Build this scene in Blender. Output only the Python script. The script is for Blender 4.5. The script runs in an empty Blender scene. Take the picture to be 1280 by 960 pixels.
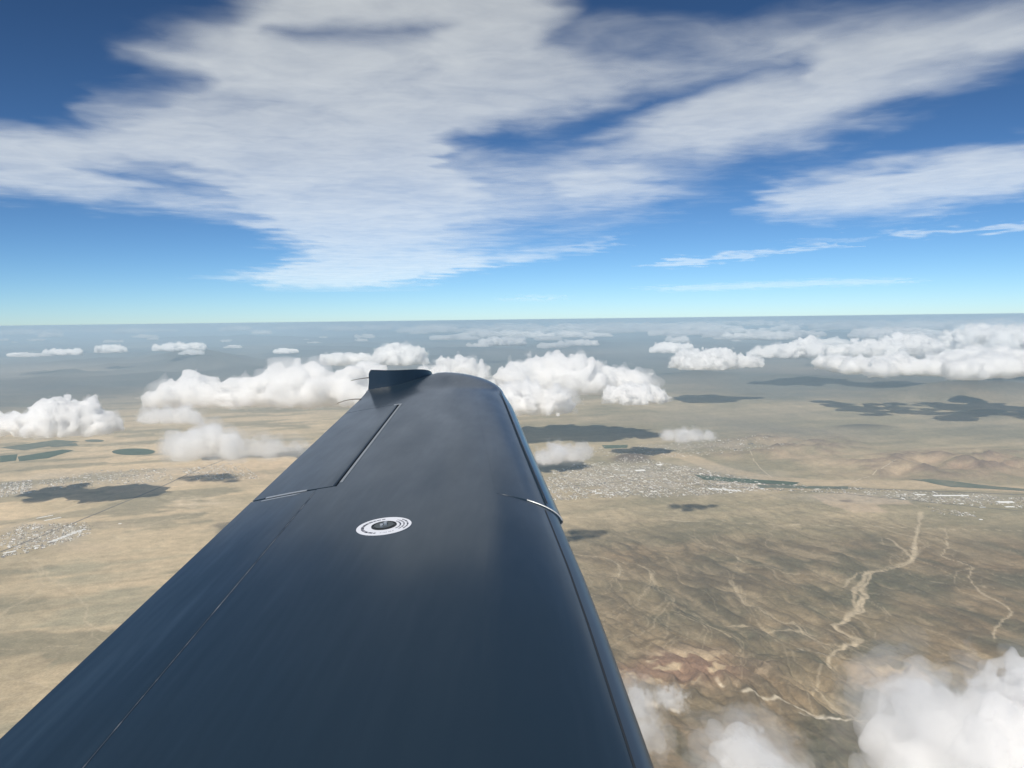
import bpy, bmesh, math, random
import numpy as np
from mathutils import Vector, Matrix, Euler

sc = bpy.context.scene
R = math.radians
# ------------------------------------------------------------------ camera
F = 1024.0                       # focal length in photo pixels (photo is 1280 x 960)
PITCH, ROLL = 4.5, -0.7
cam = bpy.data.cameras.new('camera')
cam_o = bpy.data.objects.new('camera', cam)
sc.collection.objects.link(cam_o)
sc.camera = cam_o
cam.sensor_fit = 'HORIZONTAL'
cam.angle = 2 * math.atan(640 / F)
cam.clip_start, cam.clip_end = 0.05, 2e7
CAM_M = Matrix.Rotation(R(90 - PITCH), 3, 'X') @ Matrix.Rotation(R(ROLL), 3, 'Z')
cam_o.rotation_euler = CAM_M.to_euler()
CM = np.array(CAM_M)

# ------------------------------------------------------------------ sky and sun
SUN_EL, SUN_AZ = 52.0, -163.0    # azimuth from +Y, clockwise seen from above
world = bpy.data.worlds.new('World')
sc.world = world
world.use_nodes = True
wn = world.node_tree
bg = wn.nodes['Background']
sky = wn.nodes.new('ShaderNodeTexSky')
sky.sky_type = 'NISHITA'
sky.sun_disc = False
sky.sun_elevation = R(SUN_EL)
sky.sun_rotation = R(SUN_AZ)
sky.altitude = 2500
sky.air_density = 0.8
sky.dust_density = 0.8
sky.ozone_density = 5.0
hsv = wn.nodes.new('ShaderNodeHueSaturation')
hsv.inputs['Saturation'].default_value = .96
hsv.inputs['Value'].default_value = .80
hsv.inputs['Hue'].default_value = .489
gam = wn.nodes.new('ShaderNodeGamma')
gam.inputs['Gamma'].default_value = 1.5
wn.links.new(sky.outputs[0], hsv.inputs['Color'])
wn.links.new(hsv.outputs[0], gam.inputs['Color'])
wn.links.new(gam.outputs[0], bg.inputs['Color'])
bg.inputs['Strength'].default_value = 0.05

sun = bpy.data.lights.new('sun', 'SUN')
sun.energy = 5.0
sun.angle = R(0.5)
sun.color = (1.0, 0.93, 0.82)
sun_o = bpy.data.objects.new('sun', sun)
sc.collection.objects.link(sun_o)
SUN_D = Vector((math.sin(R(SUN_AZ)) * math.cos(R(SUN_EL)), math.cos(R(SUN_AZ)) * math.cos(R(SUN_EL)), math.sin(R(SUN_EL))))
sun_o.rotation_euler = SUN_D.to_track_quat('Z', 'Y').to_euler()
sun_o.location = (0, 0, 50)

sc.view_settings.view_transform = 'Standard'
sc.view_settings.look = 'None'
sc.view_settings.exposure = 0.05
sc.view_settings.gamma = 1.0
cy = sc.cycles
cy.max_bounces = 28
cy.diffuse_bounces = 4
cy.glossy_bounces = 4
cy.volume_bounces = 24
cy.transparent_max_bounces = 32
cy.caustics_reflective = cy.caustics_refractive = False

H = 4000.0                       # camera height above the desert floor
BASE = 1600.0                    # height of the cumulus bases

# ------------------------------------------------------------------ helpers
def link(o):
    sc.collection.objects.link(o)
    return o

def tag(o, label=None, cat=None, group=None, kind=None):
    for k, v in (('label', label), ('category', cat), ('group', group), ('kind', kind)):
        if v:
            o[k] = v
    return o

def empty(name, loc=(0, 0, 0)):
    o = link(bpy.data.objects.new(name, None))
    o.location = loc
    return o

def mesh_obj(name, verts, faces, m, parent=None, smooth=False):
    me = bpy.data.meshes.new(name)
    me.from_pydata([tuple(map(float, v)) for v in verts], [], [tuple(map(int, f)) for f in faces])
    if m is not None:
        me.materials.append(m)
    if smooth:
        me.shade_smooth()
    me.update()
    o = link(bpy.data.objects.new(name, me))
    o.parent = parent
    return o

def grid_mesh(name, V, F4):
    """mesh from numpy arrays: V (n,3), F4 (m,4)"""
    me = bpy.data.meshes.new(name)
    me.vertices.add(len(V))
    me.vertices.foreach_set('co', V.astype(np.float32).ravel())
    me.loops.add(F4.size)
    me.loops.foreach_set('vertex_index', F4.astype(np.int32).ravel())
    me.polygons.add(len(F4))
    me.polygons.foreach_set('loop_start', np.arange(0, F4.size, 4, dtype=np.int32))
    me.update(calc_edges=True)
    me.shade_smooth()
    return me

def ray(px, py):
    d = np.stack([(np.asarray(px, float) - 640) / F, -(np.asarray(py, float) - 480) / F, -np.ones_like(np.asarray(px, float))], -1)
    return d @ CM.T

def at_height(px, py, z):
    """point of the place at height z (world) seen at a photo pixel"""
    d = ray(px, py)
    t = z / d[..., 2]
    return d * t[..., None]

def ground_pt(px, py):
    return at_height(px, py, -H)

def project(P):
    q = P @ CM
    w = np.maximum(-q[..., 2], 1e-6)
    return 640 + F * q[..., 0] / w, 480 - F * q[..., 1] / w

def sstep(a, b, x):
    t = np.clip((x - a) / (b - a), 0, 1)
    return t * t * (3 - 2 * t)

def _hash(*ii, seed=0):
    h = np.full(ii[0].shape, (seed * 374761393 + 1274126177) & 0xFFFFFFFF, np.uint32)
    for k, i in zip((374761393, 668265263, 2246822519), ii):
        h = (h ^ (i.astype(np.int64).astype(np.uint32) * np.uint32(k))) * np.uint32(2654435761)
        h ^= h >> np.uint32(15)
    h *= np.uint32(2246822519)
    h ^= h >> np.uint32(13)
    return h

def noise2(x, y, seed=0):
    xi, yi = np.floor(x), np.floor(y)
    fx, fy = x - xi, y - yi
    u, v = fx * fx * fx * (fx * (fx * 6 - 15) + 10), fy * fy * fy * (fy * (fy * 6 - 15) + 10)
    def g(dx, dy):
        a = _hash(xi + dx, yi + dy, seed=seed).astype(np.float64) * (2 * math.pi / 4294967296.0)
        return np.cos(a) * (fx - dx) + np.sin(a) * (fy - dy)
    a = g(0, 0) * (1 - u) + g(1, 0) * u
    b = g(0, 1) * (1 - u) + g(1, 1) * u
    return (a * (1 - v) + b * v) * 1.5

def fbm2(x, y, oct=4, seed=0, gain=.5):
    s, a, n = 0, 1.0, 0
    for o in range(oct):
        s = s + a * noise2(x * 2 ** o, y * 2 ** o, seed + o * 17)
        n += a
        a *= gain
    return s / n

def ridge2(x, y, oct=4, seed=0):
    s, a, n = 0, 1.0, 0
    for o in range(oct):
        s = s + a * (1 - np.abs(noise2(x * 2 ** o, y * 2 ** o, seed + o * 13)) * 2)
        n += a
        a *= .5
    return s / n

def noise3(p, seed=0):
    pi = np.floor(p)
    f = p - pi
    u = f * f * (3 - 2 * f)
    r = 0
    for dx in (0, 1):
        for dy in (0, 1):
            for dz in (0, 1):
                h = _hash(pi[:, 0] + dx, pi[:, 1] + dy, pi[:, 2] + dz, seed=seed).astype(np.float64) / 2147483648.0 - 1
                r = r + h * np.where(dx, u[:, 0], 1 - u[:, 0]) * np.where(dy, u[:, 1], 1 - u[:, 1]) * np.where(dz, u[:, 2], 1 - u[:, 2])
    return r

def mat(name):
    m = bpy.data.materials.new(name)
    m.use_nodes = True
    return m, m.node_tree, m.node_tree.nodes['Principled BSDF']

def plain(name, col, rough=.6, metal=0.0, coat=0.0):
    m, t, b = mat(name)
    b.inputs['Base Color'].default_value = (*col, 1)
    b.inputs['Roughness'].default_value = rough
    b.inputs['Metallic'].default_value = metal
    b.inputs['Coat Weight'].default_value = coat
    return m

def polyline_dist(X, Y, pts):
    """distance (and position along, 0..1) from points to a polyline"""
    best = np.full(X.shape, 1e12)
    par = np.zeros(X.shape)
    n = len(pts) - 1
    for i in range(n):
        ax, ay = pts[i][:2]
        bx, by = pts[i + 1][:2]
        dx, dy = bx - ax, by - ay
        t = np.clip(((X - ax) * dx + (Y - ay) * dy) / (dx * dx + dy * dy + 1e-9), 0, 1)
        d = np.hypot(X - ax - t * dx, Y - ay - t * dy)
        m = d < best
        best = np.where(m, d, best)
        par = np.where(m, (i + t) / n, par)
    return best, par

def poly_sd(x, y, P):
    """signed distance to a polygon, positive inside"""
    d = np.full(x.shape, 1e12)
    ins = np.zeros(x.shape, bool)
    n = len(P)
    for i in range(n):
        ax, ay = P[i]
        bx, by = P[(i + 1) % n]
        dx, dy = bx - ax, by - ay
        t = np.clip(((x - ax) * dx + (y - ay) * dy) / (dx * dx + dy * dy + 1e-9), 0, 1)
        d = np.minimum(d, np.hypot(x - ax - t * dx, y - ay - t * dy))
        if ay != by:
            ins ^= ((ay > y) != (by > y)) & (x < dx * (y - ay) / dy + ax)
    return np.where(ins, d, -d)

# ------------------------------------------------------------------ desert floor
def blob(u, v, cx, cy, rx, ry, soft=1.0):
    q = np.hypot((u - cx) / rx, (v - cy) / ry)
    return 1 - sstep(max(0.0, 1 - soft), 1 + .25 * soft, q)

WASH = [  # (photo points down the middle of the wash, half width in metres, strength)
    ([(1152, 640), (1147, 662), (1143, 684), (1142, 698), (1130, 709), (1090, 714), (1074, 728), (1066, 738), (1077, 750), (1070, 765), (1042, 786), (1060, 798), (1076, 804), (1042, 818), (1033, 832), (1040, 850)], 30, .7),
    ([(1150, 650), (1146, 672), (1140, 699), (1118, 712), (1086, 716), (1068, 742), (1070, 762), (1046, 788), (1070, 806), (1036, 822)], 24, .55),
    ([(1147, 690), (1138, 704), (1096, 712), (1080, 726), (1078, 752), (1060, 772), (1048, 790)], 40, .4),
    ([(1090, 714), (1062, 724), (1050, 736)], 22, .6),
    ([(1092, 715), (1084, 730), (1074, 738), (1082, 746), (1078, 762), (1062, 776), (1046, 784)], 24, .8),
    ([(1112, 674), (1128, 688), (1141, 699)], 22, .6),
    ([(1182, 660), (1185, 684), (1177, 696), (1215, 711), (1210, 725), (1224, 740), (1270, 767), (1252, 776), (1240, 800)], 16, .65),
    ([(1215, 711), (1195, 716), (1194, 730)], 12, .4),
    ([(1020, 795), (960, 790), (905, 782)], 16, .5),
    ([(1033, 832), (1020, 862), (1042, 884), (1100, 920)], 16, .45),
    ([(705, 688), (690, 700)], 40, .4),
    ([(20, 690), (50, 715), (52, 735), (30, 752), (0, 768)], 22, .5),
    ([(40, 694), (62, 722), (92, 740), (108, 760), (104, 778), (136, 790)], 16, .5),
    ([(140, 668), (150, 676), (190, 655), (250, 640)], 22, .5),
    ([(0, 842), (60, 858), (140, 850)], 14, .4),
    ([(0, 812), (100, 806), (210, 790)], 14, .45),
]
TRACKS = [
    ([(690, 646), (800, 650), (930, 655), (1080, 659), (1290, 664)], 16, .55),
    ([(640, 625), (820, 640), (900, 634), (1000, 614), (1050, 606)], 16, .4),
    ([(0, 558), (130, 557), (230, 560)], 45, .7),
    ([(0, 600), (120, 590), (260, 580)], 20, .3),
    ([(238, 640), (330, 642)], 20, .5),
    ([(1150, 640), (1200, 652), (1290, 640)], 14, .3),
    ([(1010, 600), (960, 617), (860, 626)], 14, .4),
]

def make_streams():
    rs = np.random.default_rng(11)
    out = []
    for reg, n, ln in ((((690, 1290), (648, 900)), 95, 16), (((0, 320), (640, 860)), 26, 14), (((700, 1290), (628, 660)), 16, 10)):
        for k in range(n):
            p = ground_pt(rs.uniform(*reg[0]), rs.uniform(*reg[1]))[:2]
            pts = [p]
            st = rs.uniform(110, 190)
            for q in range(ln):
                x, y = pts[-1]
                a = 1.75 + 1.9 * float(fbm2(np.array([x / 2600.0]), np.array([y / 2600.0]), 2, 501)[0]) + .9 * float(noise2(np.array([x / 420.0]), np.array([y / 420.0]), 503)[0]) + rs.normal(0, .12)
                pts.append(pts[-1] + st * np.array([math.cos(a), math.sin(a)]))
            out.append((np.array(pts), rs.uniform(7, 13), rs.uniform(.25, .6)))
    return out

def terrain(X, Y):
    """height above the desert floor and albedo for world points"""
    P = np.stack([X, Y, np.full_like(X, -H)], -1)
    u, v = project(P)
    front = Y > 500
    u = np.where(front, u, 5000.0)
    v = np.where(front, v, 5000.0)
    D = np.hypot(X, Y)
    wx = X + 260 * fbm2(X / 1500, Y / 1500, 3, 5)
    wy = Y + 260 * fbm2(X / 1500, Y / 1500, 3, 9)
    # --- heights
    near = 1 - sstep(24000, 42000, D)
    h = 16 * fbm2(X / 2500, Y / 2500, 3, 21) * near
    al, ac = -.33 * wx + .944 * wy, .944 * wx + .33 * wy
    rid = ridge2(ac / 520, al / 1500, 4, 31)
    bad = blob(u, v, 960, 790, 420, 210, .8) * front
    rid_f = ridge2(ac / 190, al / 520, 3, 37)
    h = h + bad * (75 * (rid - .2) + 20 * (rid_f - .3))
    steep = np.maximum(blob(u, v, 930, 858, 230, 42, .7), blob(u, v, 1120, 852, 90, 30, .7))
    h = h + steep * (95 * rid + 30 * rid_f)
    rid2 = ridge2(wx / 2600, wy / 2000, 4, 57)
    hillr = np.maximum(blob(u, v, 1210, 585, 200, 24, .9), .8 * blob(u, v, 980, 560, 130, 22, .9))
    h = h + hillr * (430 * (rid2 - .15) + 60 * rid) * (D < 60000)
    hmask = np.zeros_like(X)
    h = h + blob(u, v, 790, 574, 26, 7, 1) * 120 + blob(u, v, 350, 577, 60, 9, 1) * 60
    far = sstep(38000, 75000, D)
    m1 = ridge2(X / 26000 + 3, Y / 20000, 5, 71)
    pick = sstep(.45, .8, fbm2(X / 60000, Y / 60000, 2, 77) + .45)
    h = h + far * pick * 900 * np.maximum(m1 - .25, 0)
    for cx, cy, rx, ry, a in ((240, 457, 75, 9, 1500), (1210, 492, 130, 9, 900), (560, 417, 110, 5, 2100), (720, 432, 110, 6, 700), (360, 466, 100, 6, 500), (1000, 475, 90, 5, 450), (880, 470, 60, 5, 450), (1240, 520, 70, 7, 420), (1080, 535, 50, 4, 200), (960, 418, 120, 4, 1600), (300, 425, 160, 4, 1300), (80, 470, 70, 4, 500)):
        hmask = np.maximum(hmask, blob(u, v, cx, cy, rx, ry, .9))
        h = h + blob(u, v, cx, cy, rx, ry, 1) * a * (.45 + .55 * ridge2(X / 9000, Y / 7000, 4, 83))
    # --- albedo
    C = lambda *c: np.array(c)
    sand, scrub, brown, dark = C(.52, .41, .27), C(.245, .215, .14), C(.24, .17, .10), C(.115, .095, .065)
    def mix(c, d, t):
        return c * (1 - t)[:, None] + d * t[:, None]
    n1 = fbm2(X / 5200, Y / 5200, 5, 101)
    n2 = fbm2(wx / 1300, wy / 1300, 5, 111)
    n3 = fbm2(wx / 330, wy / 330, 4, 121)
    rx_, ry_ = X * .94 + Y * .34, -X * .34 + Y * .94
    n4 = fbm2(rx_ / 5200 + .3 * n2, ry_ / 620, 4, 105)
    left = 1 - sstep(330, 760, u + 60 * n1)
    t = np.clip(.22 + .58 * left + .8 * n1 + .35 * n2 + .45 * n4, 0, 1)
    c = mix(np.tile(scrub, (len(X), 1)), sand, t)
    c = mix(c, C(.27, .25, .175), np.clip(.9 * left * sstep(640, 720, v) * sstep(-.15, .3, .7 * n4 + .4 * n1 + .4 * n2), 0, .8))
    c = mix(c, C(.19, .175, .12), np.clip(left * 1.3 * sstep(.02, .4, fbm2(rx_ / 3800 + .4 * n2, ry_ / 1100, 5, 107)), 0, .65))
    # brown slopes of the south side
    br = sstep(640, 700, v) * sstep(650, 800, u)
    c = mix(c, brown, np.clip(br * (.55 + .8 * n1 + .4 * n2), 0, .9))
    c = mix(c, C(.13, .125, .085), np.clip(br * sstep(.0, .4, fbm2(wx / 2300, wy / 2300, 4, 131)), 0, .8))
    c = c * (1 - .18 * br)[:, None]
    c = mix(c, C(.105, .10, .068), np.clip(br * .9 * sstep(.05, .42, fbm2(ac / 800, al / 2000, 5, 133)), 0, .75))
    c = mix(c, C(.34, .265, .165), np.clip(br * .8 * sstep(.12, .5, fbm2(ac / 1100, al / 2600, 5, 137)), 0, .7))
    dk = np.maximum(blob(u, v, 870, 735, 150, 55, 1), .9 * blob(u, v, 960, 690, 120, 25, 1))
    dk = np.maximum(dk, .8 * blob(u, v, 715, 690, 60, 14, 1))
    c = mix(c, dark, np.clip(dk * (.55 + 1.2 * n2), 0, .85))
    c = mix(c, C(.13, .125, .09), .8 * np.clip(blob(u, v, 1095, 815, 75, 16, .7) + blob(u, v, 985, 795, 60, 12, .8), 0, 1))
    # drainage: thin pale braided lines
    br2 = np.abs(noise2(wx / 620 + .8 * n2, wy / 1000, 141))
    br3 = np.abs(noise2(wx / 260 + .5 * n2, wy / 420, 143))
    drain = np.maximum(1 - sstep(.0, .045, br2), .7 * (1 - sstep(0, .06, br3))) * near
    c = mix(c, C(.33, .27, .185), drain * (.12 + .3 * sstep(0, .4, n1 + .2)) * np.clip(.3 + br, 0, 1))
    # dark speckled gullies
    c = c * (1 - .3 * np.clip(br * sstep(.45, .85, ridge2(wx / 700 + .4 * n2, wy / 300, 3, 151)) * sstep(-.2, .3, n1), 0, 1))[:, None]
    # varnished dark ridges, sandy hollows
    vv_ = np.clip(bad * 1.1 + .35 * br, 0, 1)
    c = mix(c, C(.10, .083, .058), np.clip(vv_ * .75 * sstep(.50, .85, rid) * (.6 + .8 * n1 + .5 * n2), 0, .75))
    c = mix(c, C(.31, .25, .165), np.clip(vv_ * .65 * sstep(.42, .12, rid + .15 * rid_f - .05) * (.7 + .6 * n2), 0, .7))
    c = mix(c, C(.12, .10, .07), np.clip(vv_ * .4 * sstep(.5, .85, rid_f), 0, .5))
    for pts, wd, st in STREAMS:
        x0, y0 = pts.min(0) - 120
        x1, y1 = pts.max(0) + 120
        bb = (X > x0) & (X < x1) & (Y > y0) & (Y < y1)
        if not bb.any():
            continue
        jx = 40 * n2[bb] + 22 * n3[bb]
        d, pr = polyline_dist(X[bb] + jx, Y[bb] + jx * .6, pts)
        k = (1 - sstep(.4, 1.6, d / (wd * (.45 + .9 * pr)))) * st * (.7 + .6 * n1[bb])
        k = np.clip(k, 0, 1)
        h[bb] -= 5 * k
        c[bb] = c[bb] * (1 - k)[:, None] + np.array((.40, .335, .235)) * k[:, None]
    # pinkish and white rocks of the badlands
    rr = blob(u, v, 850, 842, 130, 32, .8)
    c = mix(c, C(.25, .155, .11), np.clip(rr * (.45 + 1.2 * n2), 0, .7))
    c = mix(c, C(.42, .33, .22), np.clip(rr * 1.2 * sstep(.05, .25, n3) * sstep(-.2, .2, n2), 0, .9))
    for pts, wd, colr in (([(1000, 815), (1016, 818), (1031, 823)], 22, (.62, .55, .43)), ([(1052, 829), (1090, 838), (1125, 846), (1162, 850)], 36, (.5, .4, .26)),
                          ([(930, 876), (975, 884), (1040, 900), (1100, 904)], 20, (.47, .41, .31)), ([(800, 880), (850, 892)], 26, (.5, .43, .33)), ([(1000, 895), (1060, 902)], 12, (.62, .57, .48)),
                          ([(895, 858), (905, 868)], 16, (.55, .47, .35))):
        w = ground_pt(np.array([p[0] for p in pts]), np.array([p[1] for p in pts]))
        bb = np.hypot(X - w[:, 0].mean(), Y - w[:, 1].mean()) < 4000
        d, _ = polyline_dist(wx[bb], wy[bb], w + np.array([0, 0, 0]))
        d2, _ = polyline_dist(X[bb], Y[bb], w)
        k = (1 - sstep(wd * .5, wd * 2.2, d2 + 40 * n3[bb])) * sstep(-.35, .1, n3[bb])
        c[bb] = c[bb] * (1 - k)[:, None] + np.array(colr) * k[:, None]
    skirt = poly_sd(u, v, [(1050, 830), (1165, 850), (1165, 875), (1110, 872), (1065, 852)])
    c = mix(c, C(.36, .27, .175), .75 * sstep(-3, 6, skirt + 6 * n3))
    # far regions
    c = mix(c, C(.33, .235, .165), np.clip(1.1 * hillr * (.6 + 1.3 * n2), 0, .9))
    c = mix(c, C(.14, .105, .085), np.clip(hillr * 1.1 * sstep(.5, .85, rid2 + .2 * n2), 0, .7))
    c = mix(c, C(.42, .33, .22), np.clip(hillr * sstep(.1, .4, n2 + .3 * n1), 0, .75))
    c = mix(c, C(.09, .065, .055), .85 * blob(u, v, 790, 574, 32, 7, .6))
    c = mix(c, C(.19, .175, .14), np.clip(.75 * blob(u, v, 960, 535, 330, 32, 1) * (.8 + n1), 0, .9))
    ff = sstep(30000, 60000, D)
    c = mix(c, mix(np.tile(C(.062, .066, .070), (len(X), 1)), C(.215, .175, .14), np.clip(.34 + 1.25 * fbm2(X / 15000, Y / 22000, 5, 161), 0, 1)), ff * .9)  # dark basalt tone, with distant haze and cloud shade painted in
    c = mix(c, C(.055, .055, .052), .8 * hmask)
    midr = sstep(26000, 36000, D) * sstep(700, 1000, u)
    c = mix(c, C(.115, .115, .10), np.clip(midr * (.4 + 1.7 * fbm2(X / 9000, Y / 14000, 4, 163)), 0, .75))
    c = mix(c, C(.08, .075, .07), ff * np.clip(np.maximum(m1 - .35, 0) * pick * 2, 0, .7))
    c = mix(c, C(.40, .31, .22), .7 * np.clip(blob(u, v, 310, 590, 170, 20, 1) * (.7 + 1.5 * n2), 0, 1))
    c = mix(c, C(.5, .42, .31), .8 * np.clip(blob(u, v, 245, 628, 60, 10, 1) * (.4 + 2.2 * n3), 0, 1))
    c = mix(c, C(.45, .36, .25), .7 * blob(u, v, 100, 684, 60, 8, 1) + .5 * blob(u, v, 140, 657, 55, 6, 1))
    # dry river of sand
    rv = ground_pt(np.array([822, 858, 905, 960, 1020, 1100, 1190, 1300]), np.array([566, 572, 588, 598, 603, 607, 609, 613]))
    d, _ = polyline_dist(X, Y, rv)
    c = mix(c, C(.42, .335, .225), (1 - sstep(230, 420, d + 170 * n2)) * .95)
    poly = [(1012, 619), (1060, 616), (1135, 626), (1142, 631), (1096, 632), (1110, 641), (1068, 640), (1040, 634)]
    c = mix(c, C(.43, .34, .24), .9 * sstep(-1.0, 1.5, poly_sd(u, v, poly) + 1.2 * n2))
    c = mix(c, C(.15, .11, .085), .8 * blob(u, v, 1058, 626, 11, 2.5, .6))
    # settled ground of the towns: trodden, paler and greyer
    for cx, cy, rx, ry, a in ((830, 600, 170, 24, .75), (1130, 622, 170, 9, .55), (130, 600, 110, 14, .5), (55, 668, 62, 18, .7), (20, 612, 40, 10, .5), (240, 588, 70, 5, .4), (900, 560, 120, 6, .4)):
        k = blob(u, v, cx, cy, rx, ry, .5)
        sp = .5 + .5 * np.sign(noise2(X / 60, Y / 60, 171))
        c = mix(c, C(.36, .33, .28), k * a * np.clip(.55 + n2, 0, 1))
        c = mix(c, C(.15, .14, .125), k * a * .3 * sp)
    for lst, col in ((WASH, C(.45, .375, .265)), (TRACKS, C(.48, .405, .29))):
        for pts, wd, st in lst:
            w = ground_pt(np.array([p[0] for p in pts]), np.array([p[1] for p in pts]))
            c0, rad = w.mean(0), np.hypot(*(w - w.mean(0))[:, :2].T).max() + 600
            bb = np.hypot(X - c0[0], Y - c0[1]) < rad
            if not bb.any():
                continue
            jx = 70 * fbm2(X[bb] / 330, Y[bb] / 330, 3, 181) if lst is WASH else 0
            jy = 70 * fbm2(X[bb] / 330, Y[bb] / 330, 3, 191) if lst is WASH else 0
            d, _ = polyline_dist(X[bb] + jx, Y[bb] + jy, w)
            wv = wd * (1 + 1.1 * np.clip(n2[bb], -.6, 1)) if lst is WASH else wd
            k = (1 - sstep(.45, 1.5, d / wv)) * st
            h[bb] -= k * (6 if lst is WASH else 0)
            c[bb] = c[bb] * (1 - k)[:, None] + col * k[:, None]
    c = c * (1 + .16 * n3 + .10 * n2)[:, None]
    return h, np.clip(c, .02, .8)

STREAMS = make_streams()

def build_ground():
    az_in = np.linspace(-36, 36, 840)
    az_out = np.linspace(36, 360 - 36, 72)[1:-1]
    az = np.radians(np.concatenate([az_in, az_out]))
    dep = np.concatenate([np.linspace(580, 30, 560), np.linspace(29.3, 9, 30), [6, 4, 2.5, 1.6]])
    dist = np.concatenate([[60, 1200, 2600, 4200, 5600, 6500], H * F / dep])
    dist = np.unique(np.round(dist, 2))
    A, Dd = np.meshgrid(az, dist)
    X, Y = (np.sin(A) * Dd).ravel(), (np.cos(A) * Dd).ravel()
    h, c = terrain(X, Y)
    na, nd = len(az), len(dist)
    V = np.stack([X, Y, -H + h], -1)
    i, j = np.meshgrid(np.arange(na), np.arange(nd - 1))
    i, j = i.ravel(), j.ravel()
    i2 = (i + 1) % na
    Fq = np.stack([j * na + i, j * na + i2, (j + 1) * na + i2, (j + 1) * na + i], -1)[:, ::-1]
    # close the middle
    mid = len(V)
    V = np.vstack([V, [0, 0, -H]])
    cap = np.stack([np.arange(na), (np.arange(na) + 1) % na, np.full(na, mid)], -1)
    me = grid_mesh('desert_ground', V, Fq)
    bm = bmesh.new()
    me2 = me
    col = me2.attributes.new('soil', 'FLOAT_COLOR', 'POINT')
    cc = np.ones((len(V), 4), np.float32)
    cc[:-1, :3] = c
    cc[-1, :3] = c[0]
    col.data.foreach_set('color', cc.ravel())
    bm.from_mesh(me2)
    bm.verts.ensure_lookup_table()
    for a, b, d in cap:
        bm.faces.new((bm.verts[b], bm.verts[a], bm.verts[d]))
    bm.to_mesh(me2)
    bm.free()
    me2.shade_smooth()
    m, t, b = mat('desert_soil')
    at = t.nodes.new('ShaderNodeAttribute')
    at.attribute_name = 'soil'
    geo = t.nodes.new('ShaderNodeNewGeometry')
    mp = t.nodes.new('ShaderNodeMapping')
    mp.inputs['Scale'].default_value = (.001, .001, .001)
    t.links.new(geo.outputs['Position'], mp.inputs['Vector'])
    fac = None
    for s, lo, hi, det in ((6.0, .84, 1.16, 6), (30.0, .82, 1.18, 5)):
        n = t.nodes.new('ShaderNodeTexNoise')
        n.inputs['Scale'].default_value = s
        n.inputs['Detail'].default_value = det
        n.inputs['Roughness'].default_value = .65
        t.links.new(mp.outputs[0], n.inputs['Vector'])
        r = t.nodes.new('ShaderNodeMapRange')
        r.inputs['From Min'].default_value, r.inputs['From Max'].default_value = .3, .7
        r.inputs['To Min'].default_value, r.inputs['To Max'].default_value = lo, hi
        t.links.new(n.outputs['Fac'], r.inputs['Value'])
        if fac is None:
            fac = r.outputs[0]
        else:
            mu = t.nodes.new('ShaderNodeMath')
            mu.operation = 'MULTIPLY'
            t.links.new(fac, mu.inputs[0])
            t.links.new(r.outputs[0], mu.inputs[1])
            fac = mu.outputs[0]
    vm = t.nodes.new('ShaderNodeVectorMath')
    vm.operation = 'SCALE'
    t.links.new(at.outputs['Color'], vm.inputs[0])
    t.links.new(fac, vm.inputs['Scale'])
    t.links.new(vm.outputs[0], b.inputs['Base Color'])
    b.inputs['Roughness'].default_value = 1.0
    b.inputs['Specular IOR Level'].default_value = 0.1
    me2.materials.append(m)
    o = link(bpy.data.objects.new('desert_ground', me2))
    tag(o, kind='structure')
    return o

build_ground()

def ground_z(x, y):
    h, _ = terrain(np.atleast_1d(np.array(x, float)), np.atleast_1d(np.array(y, float)))
    return -H + h

# ------------------------------------------------------------------ haze
def build_haze():
    m = bpy.data.materials.new('haze_air')
    m.use_nodes = True
    t = m.node_tree
    t.nodes.remove(t.nodes['Principled BSDF'])
    pv = t.nodes.new('ShaderNodeVolumePrincipled')
    pv.inputs['Density'].default_value = 1.05e-5
    pv.inputs['Color'].default_value = (.60, .82, 1.0, 1)
    pv.inputs['Anisotropy'].default_value = 0.0
    t.links.new(pv.outputs[0], t.nodes['Material Output'].inputs['Volume'])
    B, z0, z1 = 2.8e6, -H - 260, 6.0
    v = [(-B, -B, z0), (B, -B, z0), (B, B, z0), (-B, B, z0), (-B, -B, z1), (B, -B, z1), (B, B, z1), (-B, B, z1)]
    f = [(0, 3, 2, 1), (4, 5, 6, 7), (0, 1, 5, 4), (1, 2, 6, 5), (2, 3, 7, 6), (3, 0, 4, 7)]
    o = mesh_obj('haze', v, f, m)
    tag(o, kind='stuff')

build_haze()

# ------------------------------------------------------------------ the aircraft wing
WA, WB = -0.90, 0.078            # chord plane: z = WA + WB * y, span along +y, nose of the aircraft towards +x
Y1, Y2 = 3.005, 4.72             # inboard and outboard end of the aileron
_ly = [-.6, 1.387, 1.853, 2.221, 2.52, 2.755, 3.145, 3.765, 4.708, 5.409, 5.788, 6.2]
_lx = [.33, .239, .216, .193, .169, .150, .118, .068, -.004, -.064, -.104, -.15]

def te_x(y):
    return -.985 + .0035 * np.maximum(y, 0)

def le_x(y):
    x = np.interp(y, _ly, _lx)
    q = np.clip((y - 5.30) / .56, 0, .999)
    return x - .34 * (1 - np.sqrt(1 - q * q))

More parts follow.
